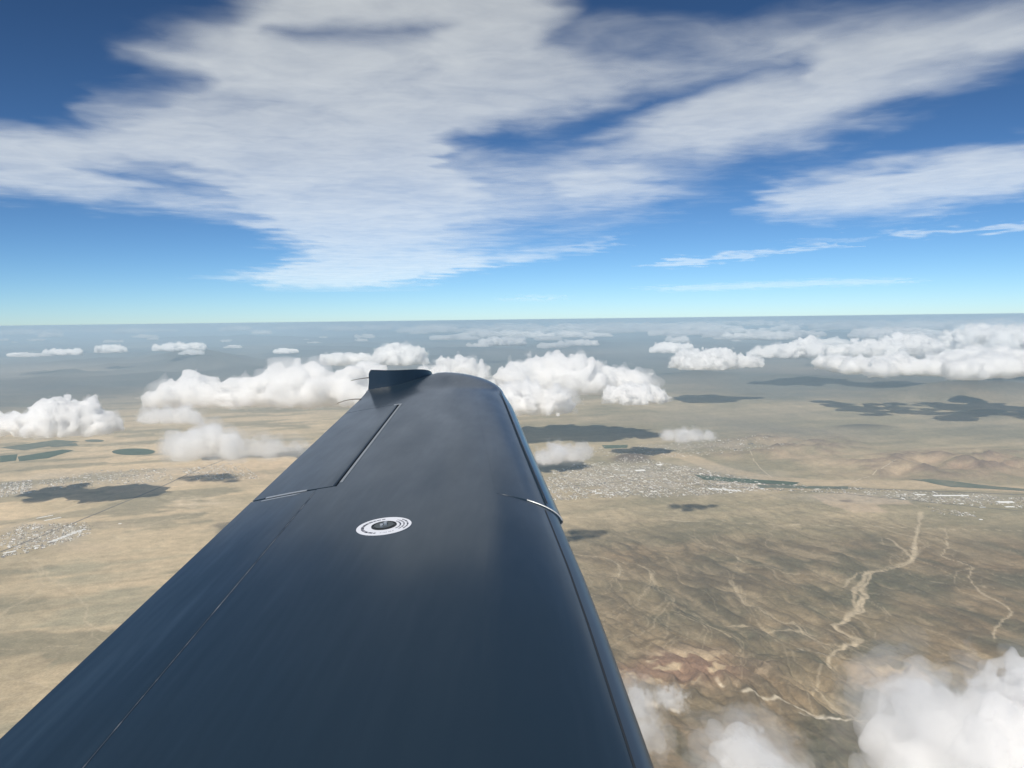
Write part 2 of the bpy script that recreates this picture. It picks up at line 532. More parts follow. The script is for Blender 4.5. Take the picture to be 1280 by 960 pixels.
def airfoil(y, xo, side, inset=0.0):
    """point on the wing: xo metres ahead of the trailing edge, side +1 upper, -1 lower"""
    y, xo = np.broadcast_arrays(np.asarray(y, float), np.asarray(xo, float))
    te, le = te_x(y), le_x(y)
    c = le - te
    q = np.clip(1 - xo / c, 0, 1)
    t = np.interp(y, [0, 5.8], [.135, .105])
    yt = 5 * t * (.2969 * np.sqrt(q) - .126 * q - .3516 * q ** 2 + .2843 * q ** 3 - .1036 * q ** 4) + .0012
    cam = np.where(q < .4, .02 / .16 * (.8 * q - q * q), .02 / .36 * (.2 + .8 * q - q * q))
    end = y_end(xo / c)
    close = np.sqrt(np.clip(1 - np.clip((y - (end - .09)) / .09, 0, 1) ** 2, 0, 1))
    z = WA + WB * y + c * (cam + side * yt * close) - side * inset
    z = z + .035 * sstep(5.15, 5.86, y)
    return np.stack([te + xo, y, z], -1)

def y_end(s):
    return 5.50 + .36 * sstep(.12, .75, s)

def paint():
    m, t, b = mat('dark_navy_paint')
    geo = t.nodes.new('ShaderNodeTexCoord')
    n = t.nodes.new('ShaderNodeTexNoise')
    n.inputs['Scale'].default_value = 5.0
    n.inputs['Detail'].default_value = 6
    mp1 = t.nodes.new('ShaderNodeMapping')
    mp1.inputs['Scale'].default_value = (1.3, .4, 1.0)
    t.links.new(geo.outputs['Object'], mp1.inputs['Vector'])
    t.links.new(mp1.outputs[0], n.inputs['Vector'])
    r = t.nodes.new('ShaderNodeMapRange')
    r.inputs['To Min'].default_value, r.inputs['To Max'].default_value = .22, .55
    t.links.new(n.outputs['Fac'], r.inputs['Value'])
    t.links.new(r.outputs[0], b.inputs['Roughness'])
    b.inputs['Base Color'].default_value = (.013, .026, .042, 1)
    b.inputs['Specular IOR Level'].default_value = .2
    b.inputs['Coat Weight'].default_value = .5
    b.inputs['Coat Roughness'].default_value = .12
    # faint waviness of the skin
    n2 = t.nodes.new('ShaderNodeTexNoise')
    n2.inputs['Scale'].default_value = 2.2
    n2.inputs['Detail'].default_value = 3
    mp2 = t.nodes.new('ShaderNodeMapping')
    mp2.inputs['Scale'].default_value = (3.0, .4, 1.0)
    t.links.new(geo.outputs['Object'], mp2.inputs['Vector'])
    t.links.new(mp2.outputs[0], n2.inputs['Vector'])
    bp = t.nodes.new('ShaderNodeBump')
    bp.inputs['Strength'].default_value = .6
    bp.inputs['Distance'].default_value = .02
    t.links.new(n2.outputs['Fac'], bp.inputs['Height'])
    t.links.new(bp.outputs[0], b.inputs['Normal'])
    return m

def add_grid(V, Fc, G, flip=False, keep=None):
    """append a grid of points (ni, nj, 3) as quads"""
    o = len(V)
    ni, nj = G.shape[:2]
    V.extend(G.reshape(-1, 3))
    for i in range(ni - 1):
        for j in range(nj - 1):
            if keep is not None and not keep(i, j):
                continue
            q = (o + i * nj + j, o + (i + 1) * nj + j, o + (i + 1) * nj + j + 1, o + i * nj + j + 1)
            Fc.append(q[::-1] if flip else q)

def build_wing():
    root = empty('aircraft_wing', (-.4, .0, WA))
    tag(root, 'dark navy aircraft wing reaching out over the desert, with a small upturned tip', 'aircraft wing')
    off = Vector(root.location)
    pm = paint()
    black = plain('gap_shadow_black', (.018, .022, .028), .7)
    bare = plain('bare_edge_and_glint', (.50, .53, .56), .35, .6)
    tks = plain('porous_leading_edge_metal', (.035, .055, .085), .33, .35)
    white = plain('white_decal', (.60, .64, .72), .5)
    ink = plain('decal_ink', (.03, .035, .06), .6)
    capm = plain('dark_cap_metal', (.05, .06, .065), .3, .7)
    steel = plain('polished_latch', (.8, .8, .8), .2, 1.0)

    def part(name, V, Fc, m, parent=root, smooth=True):
        base = off if parent is root else off + Vector((0, 0, 0))
        o = mesh_obj(name, [Vector(tuple(v)) - off for v in V], Fc, m, parent, smooth)
        return o

    # main skin: one welded grid; the flap and aileron bays are left open
    xa = np.array([0, .03, .06, .1, .14, .18, .215, .245, .28, .318])
    fr = 1 - np.cos(np.linspace(0, math.pi / 2, 46)) ** 1.0
    fr = np.sin(np.linspace(0, math.pi / 2, 46))[1:] ** 1.0
    ys = np.concatenate([np.linspace(-.6, Y1, 40), np.linspace(Y1, Y2, 22)[1:], np.linspace(Y2, 5.45, 14)[1:]])
    e = np.sin(np.linspace(0, math.pi / 2, 16))[1:]
    iH, iA = 7, 9
    def sample(side):
        rows = []
        for y in ys:
            c = le_x(y) - te_x(y)
            xo = np.concatenate([xa, xa[-1] + (c - xa[-1]) * (1 - (1 - fr) ** 1.0)])
            rows.append(airfoil(y, xo, side))
        c0 = le_x(5.45) - te_x(5.45)
        x0 = np.concatenate([xa, xa[-1] + (c0 - xa[-1]) * fr]) / c0
        for k in e:
            yy = 5.45 + (y_end(x0) - 5.45) * k
            c = le_x(yy) - te_x(yy)
            rows.append(airfoil(yy, x0 * c, side))
        return np.array(rows)
    U, L = sample(1), sample(-1)
    nY1 = int(np.argmin(abs(ys - Y1)))
    nY2 = int(np.argmin(abs(ys - Y2)))
    keep = lambda i, j: not ((i < nY1 and j < iH) or (nY1 <= i < nY2 and j < iA))
    V, Fc = [], []
    add_grid(V, Fc, U, flip=True, keep=keep)
    add_grid(V, Fc, L, keep=keep)
    def wall(A, B):
        o = len(V)
        n = len(A)
        V.extend(A)
        V.extend(B)
        for i in range(n - 1):
            Fc.append((o + i, o + i + 1, o + n + i + 1, o + n + i))
    wall(U[:nY1 + 1, iH], L[:nY1 + 1, iH])
    wall(U[nY1:nY2 + 1, iA], L[nY1:nY2 + 1, iA])
    wall(U[nY1, iH:iA + 1], L[nY1, iH:iA + 1])
    wall(L[nY2, :iA + 1], U[nY2, :iA + 1])
    wall(U[nY2:, 0], L[nY2:, 0])
    skin = part('wing_skin', V, Fc, pm)

    # flap and aileron: closed bodies
    def surface(name, ya, yb, xh, m, nose=.012, n=24, dr=.016):
        yy = np.linspace(ya, yb, n)
        xo = np.concatenate([np.linspace(0, xh - nose, 12), xh - nose + nose * np.sin(np.linspace(0, math.pi / 2, 5))[1:]])
        drop = np.concatenate([np.zeros(12), dr * (1 - np.cos(np.linspace(0, math.pi / 2, 5)))[1:]])
        A = np.array([airfoil(y, xo, 1) - np.stack([0 * drop, 0 * drop, drop], -1) for y in yy])
        B = np.array([airfoil(y, xo, -1) + np.stack([0 * drop, 0 * drop, drop * .6], -1) for y in yy])
        V, Fc = [], []
        add_grid(V, Fc, A, flip=True)
        add_grid(V, Fc, B)
        def w2(P, Q):
            o = len(V); k = len(P)
            V.extend(P); V.extend(Q)
            for i in range(k - 1):
                Fc.append((o + i, o + i + 1, o + k + i + 1, o + k + i))
        w2(A[:, -1], B[:, -1]); w2(B[:, 0], A[:, 0]); w2(B[0], A[0]); w2(A[-1], B[-1])
        return part(name, V, Fc, m)
    surface('flap', -.6, Y1 - .006, .2446, pm, nose=.003, n=40, dr=.0008)
    ail = surface('aileron', Y1 + .012, Y2 - .007, .308, pm, nose=.010)

    # black strips laid in the gaps, their shade given as colour
    def strip(name, pts_a, pts_b, m, thick=.001, parent=root):
        """thin ribbon between two rows of points with real thickness"""
        A, B = np.array(pts_a), np.array(pts_b)
        n = len(A)
        dn = np.array([0, 0, thick])
        V = list(A) + list(B) + list(A - dn) + list(B - dn)
        Fc = []
        for i in range(n - 1):
            Fc += [(i, i + 1, n + i + 1, n + i), (2 * n + i, 3 * n + i, 3 * n + i + 1, 2 * n + i + 1), (i, 2 * n + i, 2 * n + i + 1, i + 1), (n + i, n + i + 1, 3 * n + i + 1, 3 * n + i)]
        Fc += [(0, n, 3 * n, 2 * n), (n - 1, 3 * n - 1, 4 * n - 1, 2 * n - 1)]
        return part(name, V, Fc, m, parent, False)
    yy = np.linspace(Y1 + .002, Y2 - .002, 20)
    strip('gap_shade_strip', airfoil(yy, .316, 1, .017), airfoil(yy, .262, 1, .021), black, .006)
    xx = np.linspace(.02, .31, 12)
    strip('gap_shade_strip', airfoil(Y1 - .004, xx, 1, .010), airfoil(Y1 + .020, xx, 1, .010), black, .004)
    yy2 = np.linspace(-.55, Y1 - .01, 30)
    strip('gap_shade_strip', airfoil(yy2, .244, 1, .010), airfoil(yy2, .232, 1, .012), black, .003)
    # pale worn lip along the aileron bay, and the two light strips at its inner end
    yl = np.linspace(Y1 + .05, Y2, 24)
    strip('hinge_lip', airfoil(yl, .319, 1, -.0012), airfoil(yl, .330, 1, -.0012), plain('worn_lip', (.20, .23, .26), .4), .0015)
    strip('hinge_lip', airfoil(np.array([Y2 - .012, Y2 + .004]), .285, 1, -.0016), airfoil(np.array([Y2 - .012, Y2 + .004]), .330, 1, -.0016), bare, .0015)
    xs_ = np.linspace(.052, .205, 8)
    strip('seal_strip', airfoil(Y1 + .002, xs_, 1, -.0015), airfoil(Y1 + .016, xs_, 1, -.0015), bare, .002)
    strip('seal_strip', airfoil(Y1 - .030, np.linspace(.045, .17, 8), 1, -.0012), airfoil(Y1 - .021, np.linspace(.045, .19, 8), 1, -.0012), plain('grey_edge', (.22, .25, .29), .4), .0015)
    # scuffed paint line along the flap seam
    m, t, b = mat('scuffed_seam')
    tc = t.nodes.new('ShaderNodeTexCoord')
    n = t.nodes.new('ShaderNodeTexNoise')
    n.inputs['Scale'].default_value = 14
    n.inputs['Detail'].default_value = 8
    t.links.new(tc.outputs['Object'], n.inputs['Vector'])
    cr = t.nodes.new('ShaderNodeValToRGB')
    cr.color_ramp.elements[0].position, cr.color_ramp.elements[0].color = .42, (.03, .042, .062, 1)
    cr.color_ramp.elements[1].position, cr.color_ramp.elements[1].color = .72, (.16, .18, .21, 1)
    t.links.new(n.outputs['Fac'], cr.inputs['Fac'])
    t.links.new(cr.outputs[0], b.inputs['Base Color'])
    b.inputs['Roughness'].default_value = .5
    yf = np.linspace(-.55, Y1 - .05, 60)
    strip('flap_seam', airfoil(yf, .2455, 1, -.0006), airfoil(yf, .2485, 1, -.0006), m, .001)

    # porous panel round the leading edge, inboard of the cuff
    def nose_shell(name, ya, yb, xback, grow, fwd, m, n=40, fade=False, xback_lo=.10, cap=True, lead=0.0):
        rows = []
        yy = np.linspace(ya, yb, n)
        for y in yy:
            c = le_x(y) - te_x(y)
            k = 1.0
            if fade:
                k = float(1 - sstep(yb - .5, yb, y))
            up_x = c - xback * (1 - np.sin(np.linspace(0, math.pi / 2, 16)))
            lo_x = c - xback_lo * (1 - np.sin(np.linspace(math.pi / 2, 0, 10)))
            a = airfoil(y + lead * np.linspace(1, 0, 16) ** 1.5, up_x, 1)
            b2 = airfoil(y, lo_x, -1)
            ka = np.linspace(0, 1, 16) ** 1.3
            kb = np.linspace(1, 0, 10) ** 1.3
            a = a + np.stack([fwd * k * ka ** 2, 0 * ka, grow * k * np.minimum(1, ka * 4 + .25) - fwd * .35 * k * ka ** 4], -1)
            b2 = b2 + np.stack([fwd * k * kb ** 2, 0 * kb, -grow * k - fwd * .35 * k * kb ** 4], -1)
            rows.append(np.concatenate([a, b2[1:]]))
        G = np.array(rows)
        V, Fc = [], []
        add_grid(V, Fc, G, flip=True)
        if cap:
            for r in (0, -1):
                o = len(V)
                y = yy[r]
                c = le_x(y) - te_x(y)
                V.extend(G[r])
                inner = np.concatenate([airfoil(y + lead * np.linspace(1, 0, 16) ** 1.5, np.linspace(c - xback, c - .004, 16), 1, .004), airfoil(y, np.linspace(c - .004, c - xback_lo, 10), -1, .004)[1:]])
                V.extend(inner)
                k = len(inner)
                for i in range(k - 1):
                    q = (o + i, o + i + 1, o + k + i + 1, o + k + i)
                    Fc.append(q if r == 0 else q[::-1])
        o = part(name, V, Fc, m)
        return o, G
    nose_shell('leading_edge_panel', -.6, 2.735, .042, .0016, .002, tks)
    _, G = nose_shell('leading_edge_cuff', 2.75, 5.35, .21, .003, .018, pm, fade=True, lead=.055)
    yp = np.linspace(2.80, 5.2, 40)
    def cuff_line(xb, w_):
        A, B = [], []
        for y in yp:
            c = le_x(y) - te_x(y)
            A.append(airfoil(y, c - xb, 1, -.0052) + np.array([.012, 0, 0]))
            B.append(airfoil(y, c - xb + w_, 1, -.0052) + np.array([.012, 0, 0]))
        return A, B
    strip('panel_groove', *cuff_line(.045, .006), black, .002)
    yi = np.linspace(-.55, 2.73, 40)
    ci = le_x(yi) - te_x(yi)
    strip('panel_groove', airfoil(yi, ci - .047, 1, -.0008), airfoil(yi, ci - .0425, 1, -.0008), black, .002)
    # pale ribbon painting the highlight along the inboard edge of the cuff
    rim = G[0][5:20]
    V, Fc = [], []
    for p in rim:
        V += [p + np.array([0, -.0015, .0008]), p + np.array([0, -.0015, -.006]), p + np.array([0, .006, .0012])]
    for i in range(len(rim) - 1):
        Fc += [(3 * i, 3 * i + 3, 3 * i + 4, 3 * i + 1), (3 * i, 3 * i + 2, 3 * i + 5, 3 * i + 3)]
    part('cuff_highlight', V, Fc, bare, root)

    # upturned fin at the tip
    ns, nt = 30, 14
    out_, inn = np.zeros((ns, nt, 3)), np.zeros((ns, nt, 3))
    for i in range(ns):
        s = .66 * (i / (ns - 1)) ** .9
        ye = float(y_end(np.array(s)))
        c = float(le_x(ye) - te_x(ye))
        base = airfoil(ye - .030, s * c, 1)[()]
        hh = .135 * (1 - s / .66) ** .75 + .001
        for j in range(nt):
            t_ = j / (nt - 1)
            corner = .02 * max(0, (t_ - .72) / .28) ** 2 * max(0, 1 - s / .10)
            bow = .006 * math.sin(math.pi * t_) * max(0, 1 - s / .3)
            p = np.array([base[0] + corner + bow, base[1] + .004 * (1 - (1 - t_) ** 3) + .016 * t_, base[2] - .003 + hh * t_])
            inn[i, j] = p
            th = .014 * (1 - .55 * t_) * min(1, .25 + s * 6)
            out_[i, j] = p + np.array([0, th, -.35 * th])
    V, Fc = [], []
    add_grid(V, Fc, inn)
    add_grid(V, Fc, out_, flip=True)
    def w3(P, Q):
        o = len(V); k = len(P)
        V.extend(P); V.extend(Q)
        for i in range(k - 1):
            Fc.append((o + i, o + i + 1, o + k + i + 1, o + k + i))
    w3(inn[0], out_[0]); w3(inn[:, -1], out_[:, -1])
    part('winglet', V, Fc, pm)
    p0 = airfoil(5.43, .0, 1)[()]  # bright metal chip added as the glint at the fin's base
    V = [p0 + np.array(q) for q in ((-.004, -.012, .001), (.022, -.009, .0025), (.022, .004, .0025), (-.004, .004, .001), (-.004, -.012, -.003), (.022, -.009, .0), (.022, .004, .0), (-.004, .004, -.003))]
    part('winglet_glint', V, [(0, 1, 2, 3), (4, 7, 6, 5), (0, 4, 5, 1), (1, 5, 6, 2), (2, 6, 7, 3), (3, 7, 4, 0)], bare, root, False)

    # static wicks
    wm = plain('wick_carbon', (.05, .045, .04), .6)
    def wick(p, q, sag):
        V, Fc = [], []
        n = 10
        for i in range(n):
            t_ = i / (n - 1)
            c = np.array(p) * (1 - t_) + np.array(q) * t_ + np.array([0, 0, sag * math.sin(math.pi * t_)])
            r = .0034 * (1 - .45 * t_)
            for k in range(6):
                a = k * math.pi / 3
                V.append(c + np.array([0, r * math.cos(a), r * math.sin(a)]))
        for i in range(n - 1):
            for k in range(6):
                Fc.append((i * 6 + k, i * 6 + (k + 1) % 6, (i + 1) * 6 + (k + 1) % 6, (i + 1) * 6 + k))
        Fc.append(tuple(range(6)))
        Fc.append(tuple(range(6 * n - 1, 6 * n - 7, -1)))
        part('static_wick', V, Fc, wm)
    a = airfoil(5.18, .01, 1)[()]
    wick(a, a + np.array([-.150, -.03, -.022]), .010)
    b_ = inn[0, 8]
    wick(b_, b_ + np.array([-.118, .0, -.018]), .002)

    # fuel cap: white ring decal, dark cap, latch
    cx, cyy, cr_ = -.395, 2.452, .0835
    def on_skin(r, a, lift):
        x, y = cx + r * math.cos(a), cyy + r * math.sin(a)
        return airfoil(y, x - te_x(y), 1, -lift)[()]
    def disc(name, r0, r1, lift, m, parent, a0=0, a1=2 * math.pi, n=64, th=.0008):
        A = [on_skin(r0, a0 + (a1 - a0) * i / n, lift) for i in range(n + 1)]
        B = [on_skin(r1, a0 + (a1 - a0) * i / n, lift) for i in range(n + 1)]
        A, B = np.array(A), np.array(B)
        k = n + 1
        dn = np.array([0, 0, th])
        V = list(A) + list(B) + list(A - dn) + list(B - dn)
        Fc = []
        for i in range(n):
            Fc += [(i, k + i, k + i + 1, i + 1), (k + i, 3 * k + i, 3 * k + i + 1, k + i + 1), (i, i + 1, 2 * k + i + 1, 2 * k + i)]
        return part(name, V, Fc, m, parent, False)
    ring = disc('fuel_cap_decal', .036, cr_, .0012, white, root)
    cap = disc('fuel_cap', .0004, .0385, .003, capm, root, th=.002)
    def child(name, r0, r1, lift, m, par, a0, a1, n=10):
        o = disc(name, r0, r1, lift, m, par, a0, a1, n)
        return o
    rng = random.Random(12)
    D_ = math.pi / 180
    for r0, r1, a0, a1 in ((.060, .070, 95, 255), (.047, .053, -38, 52), (.058, .064, -36, 54), (.069, .075, -30, 46), (.062, .066, 268, 305)):
        a = a0
        while a < a1:                       # word-like runs of tiny print
            wl = rng.uniform(4, 13)
            q = a
            while q < min(a + wl, a1):
                child('print', r0 + rng.uniform(0, .0015), r1 - rng.uniform(0, .0015), .0016, ink, ring, q * D_, (q + 1.5) * D_, 2)
                q += 2.3
            a += wl + 3.5
    child('cap_rim', .034, .0385, .0042, black, cap, 0, 2 * math.pi, 40)
    child('cap_plate', .0005, .030, .0046, plain('cap_plate', (.10, .115, .12), .35, .5), cap, 0, 2 * math.pi, 40)
    for dx, dy, w_, l_ in ((.004, .006, .010, .016), (-.006, -.008, .008, .010)):
        V = []
        for lz in (.004, .011):
            for q in ((-1, -1), (1, -1), (1, 1), (-1, 1)):
                x, y = cx + dx + q[0] * w_ / 2, cyy + dy + q[1] * l_ / 2
                V.append(airfoil(y, x - te_x(y), 1, -lz)[()])
        part('latch', V, [(4, 5, 6, 7), (0, 1, 5, 4), (1, 2, 6, 5), (2, 3, 7, 6), (3, 0, 4, 7), (3, 2, 1, 0)], steel, cap, False)
    return root

build_wing()

# ------------------------------------------------------------------ high thin cloud
CZ = 19000.0                     # metres above the camera
def cirrus_mat(name='ice_cloud', layers=((.06, .35), (.16, .45), (.45, .24), (1.5, .03)), cap=.56):
    m = bpy.data.materials.new(name)
    m.use_nodes = True
    t = m.node_tree
    t.nodes.remove(t.nodes['Principled BSDF'])
    out = t.nodes['Material Output']
    at = t.nodes.new('ShaderNodeAttribute')
    at.attribute_name = 'cover'
    geo = t.nodes.new('ShaderNodeNewGeometry')
    mp = t.nodes.new('ShaderNodeMapping')
    mp.inputs['Scale'].default_value = (.00072 / 1.15, .00072, .00072)
    t.links.new(geo.outputs['Position'], mp.inputs['Vector'])
    val = at.outputs['Fac']
    for s, amp in layers:
        n = t.nodes.new('ShaderNodeTexNoise')
        n.inputs['Scale'].default_value = s
        n.inputs['Detail'].default_value = 7
        n.inputs['Roughness'].default_value = .52
        n.inputs['Distortion'].default_value = .9
        t.links.new(mp.outputs[0], n.inputs['Vector'])
        a1 = t.nodes.new('ShaderNodeMath')
        a1.operation = 'MULTIPLY_ADD'
        a1.inputs[1].default_value = amp
        a1.inputs[2].default_value = -amp * .5
        t.links.new(n.outputs['Fac'], a1.inputs[0])
        a2 = t.nodes.new('ShaderNodeMath')
        a2.operation = 'ADD'
        t.links.new(val, a2.inputs[0])
        t.links.new(a1.outputs[0], a2.inputs[1])
        val = a2.outputs[0]
    r = t.nodes.new('ShaderNodeMapRange')
    r.interpolation_type = 'SMOOTHSTEP'
    r.inputs['From Min'].default_value, r.inputs['From Max'].default_value = .10, 1.28
    r.inputs['To Min'].default_value, r.inputs['To Max'].default_value = 0, cap
    t.links.new(val, r.inputs['Value'])
    tr = t.nodes.new('ShaderNodeBsdfTransparent')
    tl = t.nodes.new('ShaderNodeBsdfTranslucent')
    tl.inputs['Color'].default_value = (.82, .865, .845, 1)
    mx = t.nodes.new('ShaderNodeMixShader')
    t.links.new(r.outputs[0], mx.inputs[0])
    t.links.new(tr.outputs[0], mx.inputs[1])
    t.links.new(tl.outputs[0], mx.inputs[2])
    t.links.new(mx.outputs[0], out.inputs['Surface'])
    return m
CM_MAT = cirrus_mat()
STREAK_MAT = cirrus_mat('thin_ice_cloud', ((.11, .2), (.4, .12)), .62)

def hz(x):
    return 407 - .0125 * x

def cirrus(name, label, cat, shapes, az, rows, na, nr, lift=0.0):
    """shapes: (polygon seen in the photo, edge softness px, weight); the polygons are laid on the sheet's own level"""
    A = np.radians(np.linspace(az[0], az[1], na))
    el = np.linspace(rows[0], rows[1], nr)              # pixels above the horizon, as elevation
    Dr = (CZ + lift) * F / el
    AA, DD = np.meshgrid(A, Dr)
    X, Y = (np.sin(AA) * DD).ravel(), (np.cos(AA) * DD).ravel()
    Z = CZ + lift + 260 * fbm2(X / 14000, Y / 14000, 3, 201)
    P = np.stack([X, Y, Z], -1)
    u, v = project(np.stack([X, Y, np.full_like(X, CZ + lift)], -1))
    w1 = fbm2(X / 12000, Y / 12000, 4, 211)
    w2 = fbm2(X / 3500, Y / 3500, 4, 221)
    uu = u + 70 * w1 + 12 * w2
    vv = v + 22 * fbm2(X / 9500, Y / 12000, 4, 231) * np.clip((hz(640) - v) / 200, .15, 1)
    cov = np.zeros_like(X)
    for poly, soft, wt in shapes:
        sd = poly_sd(uu, vv, poly)
        soft = soft * (2.2 if soft > 8 else 1.3)
        k = sstep(-soft, soft, sd)
        cov = cov + (k * wt if wt > 0 else 0) if wt > 0 else cov * (1 + k * wt)
    cov = np.clip(cov, 0, .92)
    i, j = np.meshgrid(np.arange(na - 1), np.arange(nr - 1))
    i, j = i.ravel(), j.ravel()
    Q = np.stack([j * na + i, j * na + i + 1, (j + 1) * na + i + 1, (j + 1) * na + i], -1)
    kv = cov > .004
    kq = kv[Q].any(1)
    Q = Q[kq]
    used = np.unique(Q)
    mp_ = np.full(len(P), -1)
    mp_[used] = np.arange(len(used))
    me = grid_mesh(name, P[used], mp_[Q])
    a = me.attributes.new('cover', 'FLOAT', 'POINT')
    a.data.foreach_set('value', cov[used].astype(np.float32))
    me.materials.append(CM_MAT if name == 'high_cloud_sheet' else STREAK_MAT)
    o = link(bpy.data.objects.new(name, me))
    tag(o, label, cat)
    return o

cirrus('high_cloud_sheet', 'broad grey-white sheet of high cloud spread across the upper sky', 'cloud', [
    ([(-400, 150), (0, 158), (150, 152), (310, 148), (480, 150), (560, 250), (480, 300), (330, 276), (150, 256), (0, 240), (-400, 235)], 14, .95),
    ([(140, 60), (300, 25), (420, -160), (720, -160), (700, 30), (860, 40), (1000, 22), (1280, 5), (1700, -60), (1700, 40), (1290, 72), (1160, 120), (1080, 160), (985, 185), (905, 225), (800, 262), (720, 282), (640, 300), (520, 345), (430, 356), (350, 350), (370, 310), (340, 280), (400, 250), (320, 150), (215, 150), (110, 130), (240, 105), (180, 85)], 24, .95),
    ([(940, 262), (985, 225), (1060, 205), (1290, 170), (1700, 120), (1700, 190), (1290, 234), (1190, 262), (1080, 270), (990, 272)], 13, 1.0),
    ([(620, 160), (700, 148), (800, 112), (900, 92), (1000, 70), (1010, 82), (870, 118), (800, 150), (720, 188), (640, 198), (560, 196)], 14, -.85),
    ([(1020, 210), (1080, 168), (1170, 140), (1290, 90), (1700, 40), (1700, 120), (1290, 160), (1130, 190), (1050, 212)], 14, -.9),
    ([(740, 200), (860, 190), (1000, 195), (960, 225), (850, 235)], 12, -.5),
    ([(100, 210), (240, 208), (300, 238), (180, 245)], 10, -.6),
    ([(360, 45), (540, 30), (520, 48), (400, 58)], 10, -.55),
    ([(610, 215), (680, 200), (720, 215), (690, 245), (620, 250)], 16, -.4),
    ([(720, 45), (860, 52), (960, 60), (900, 80), (760, 85)], 16, -.4),
    ([(560, 285), (700, 262), (760, 265), (650, 296)], 12, -.4),
    ([(240, 346), (330, 336), (480, 324), (640, 318), (770, 298), (745, 314), (600, 336), (450, 358), (330, 356)], 7, .6),
], (-62, 62), (470, 36), 560, 250)
cirrus('cloud_streak', 'slim tapered white streak below the high sheet, a shorter wisp lying on its end', 'cloud', [
    ([(800, 334), (850, 322), (930, 314), (1050, 304), (1050, 308), (930, 322), (860, 333)], 3.5, .75),
    ([(975, 304), (1010, 298), (1085, 297), (1060, 302)], 3, .5)], (8, 25), (112, 58), 240, 60, 300)
cirrus('cloud_streak', 'long white streak entering from the side, level with the sheet edge', 'cloud', [
    ([(1068, 290), (1100, 292), (1180, 286), (1260, 280), (1420, 262), (1420, 272), (1260, 288), (1130, 297)], 3.5, .75),
    ([(1145, 276), (1190, 271), (1195, 276)], 3, .4)], (21, 42), (150, 82), 240, 60, 300)
cirrus('cloud_streak', 'faint level streak low in the pale sky on the long bank side', 'cloud', [
    ([(790, 360), (900, 354), (1040, 348), (1150, 348), (1130, 355), (960, 361), (850, 365)], 3.5, .6)], (6, 30), (62, 24), 260, 44, 300)
cirrus('cloud_streak', 'tiny pale streak low in the sky over the wing tip', 'cloud', [
    ([(625, 376), (665, 367), (705, 370), (690, 377)], 3, .5), ([(485, 354), (520, 350), (550, 350), (530, 356)], 2.5, .5)], (-10, 6), (60, 18), 180, 44, 300)

# ------------------------------------------------------------------ towns, fields, roads
def in_poly(P, n, rng):
    P = np.array(P, float)
    lo, hi = P.min(0), P.max(0)
    q = rng.uniform(lo, hi, (n * 4, 2))
    q = q[poly_sd(q[:, 0], q[:, 1], [tuple(p) for p in P]) > 0][:n]
    return q

def color_mat(name, attr='tint', rough=.9):
    m, t, b = mat(name)
    a = t.nodes.new('ShaderNodeAttribute')
    a.attribute_name = attr
    t.links.new(a.outputs['Color'], b.inputs['Base Color'])
    b.inputs['Roughness'].default_value = rough
    return m

def boxes(name, pos, size, ang, tint, m, gable=.25):
    """many small gabled houses in one mesh"""
    n = len(pos)
    w, d, h = size[:, 0] / 2, size[:, 1] / 2, size[:, 2]
    ca, sa = np.cos(ang), np.sin(ang)
    loc = []
    for x, y, z in ((-1, -1, 0), (1, -1, 0), (1, 1, 0), (-1, 1, 0), (-1, -1, 1), (1, -1, 1), (1, 1, 1), (-1, 1, 1), (-1, 0, 1 + gable), (1, 0, 1 + gable)):
        lx, ly = x * w, y * d
        loc.append(np.stack([pos[:, 0] + lx * ca - ly * sa, pos[:, 1] + lx * sa + ly * ca, pos[:, 2] + (z * h if z else -6.0 + 0 * h)], -1))
    V = np.stack(loc, 1).reshape(-1, 3)
    f = np.array([(0, 1, 5, 4), (1, 2, 6, 5), (2, 3, 7, 6), (3, 0, 4, 7), (4, 5, 9, 8), (7, 8, 9, 6)])
    Q = (f[None] + 10 * np.arange(n)[:, None, None]).reshape(-1, 4)
    me = grid_mesh(name, V, Q)
    # gable triangles are left to the long eaves: close them
    bm = bmesh.new()
    bm.from_mesh(me)
    bm.verts.ensure_lookup_table()
    for k in range(n):
        for tri in ((5, 6, 9), (7, 4, 8)):
            bm.faces.new([bm.verts[10 * k + q] for q in tri])
    bm.to_mesh(me)
    bm.free()
    for p in me.polygons:
        p.use_smooth = False
    a = me.attributes.new('tint', 'FLOAT_COLOR', 'POINT')
    a.data.foreach_set('color', np.repeat(np.hstack([tint, np.ones((n, 1))]), 10, 0).astype(np.float32).ravel())
    me.materials.append(m)
    return link(bpy.data.objects.new(name, me))

nr = np.random.default_rng(5)
HM = color_mat('painted_walls_and_roofs')
TM = color_mat('desert_shrub_leaves')
pal = np.array([(.72, .70, .66), (.60, .57, .52), (.45, .42, .38), (.33, .28, .23), (.8, .79, .76), (.22, .20, .19), (.40, .33, .26)])
TOWNS = [
    ('town_houses', [[(686, 590), (720, 580), (800, 574), (860, 583), (930, 598), (960, 606), (950, 614), (880, 619), (800, 622), (735, 623), (690, 626), (680, 605)]], 5200, .18),
    ('town_houses', [[(950, 604), (1290, 622), (1290, 636), (1160, 629), (1060, 617), (950, 614)]], 900, .1),
    ('town_houses', [[(715, 560), (960, 548), (985, 566), (850, 572), (740, 570)]], 900, .3),
    ('town_houses', [[(1160, 634), (1215, 640), (1215, 647), (1165, 642)]], 90, .2),
    ('town_houses', [[(45, 602), (120, 588), (205, 585), (220, 600), (130, 607), (70, 613)], [(225, 585), (300, 578), (325, 598), (240, 600)], [(0, 604), (40, 600), (40, 616), (0, 622)]], 2200, .5),
    ('town_houses', [[(0, 672), (30, 655), (108, 654), (116, 667), (60, 684), (0, 698)]], 1000, .45),
]
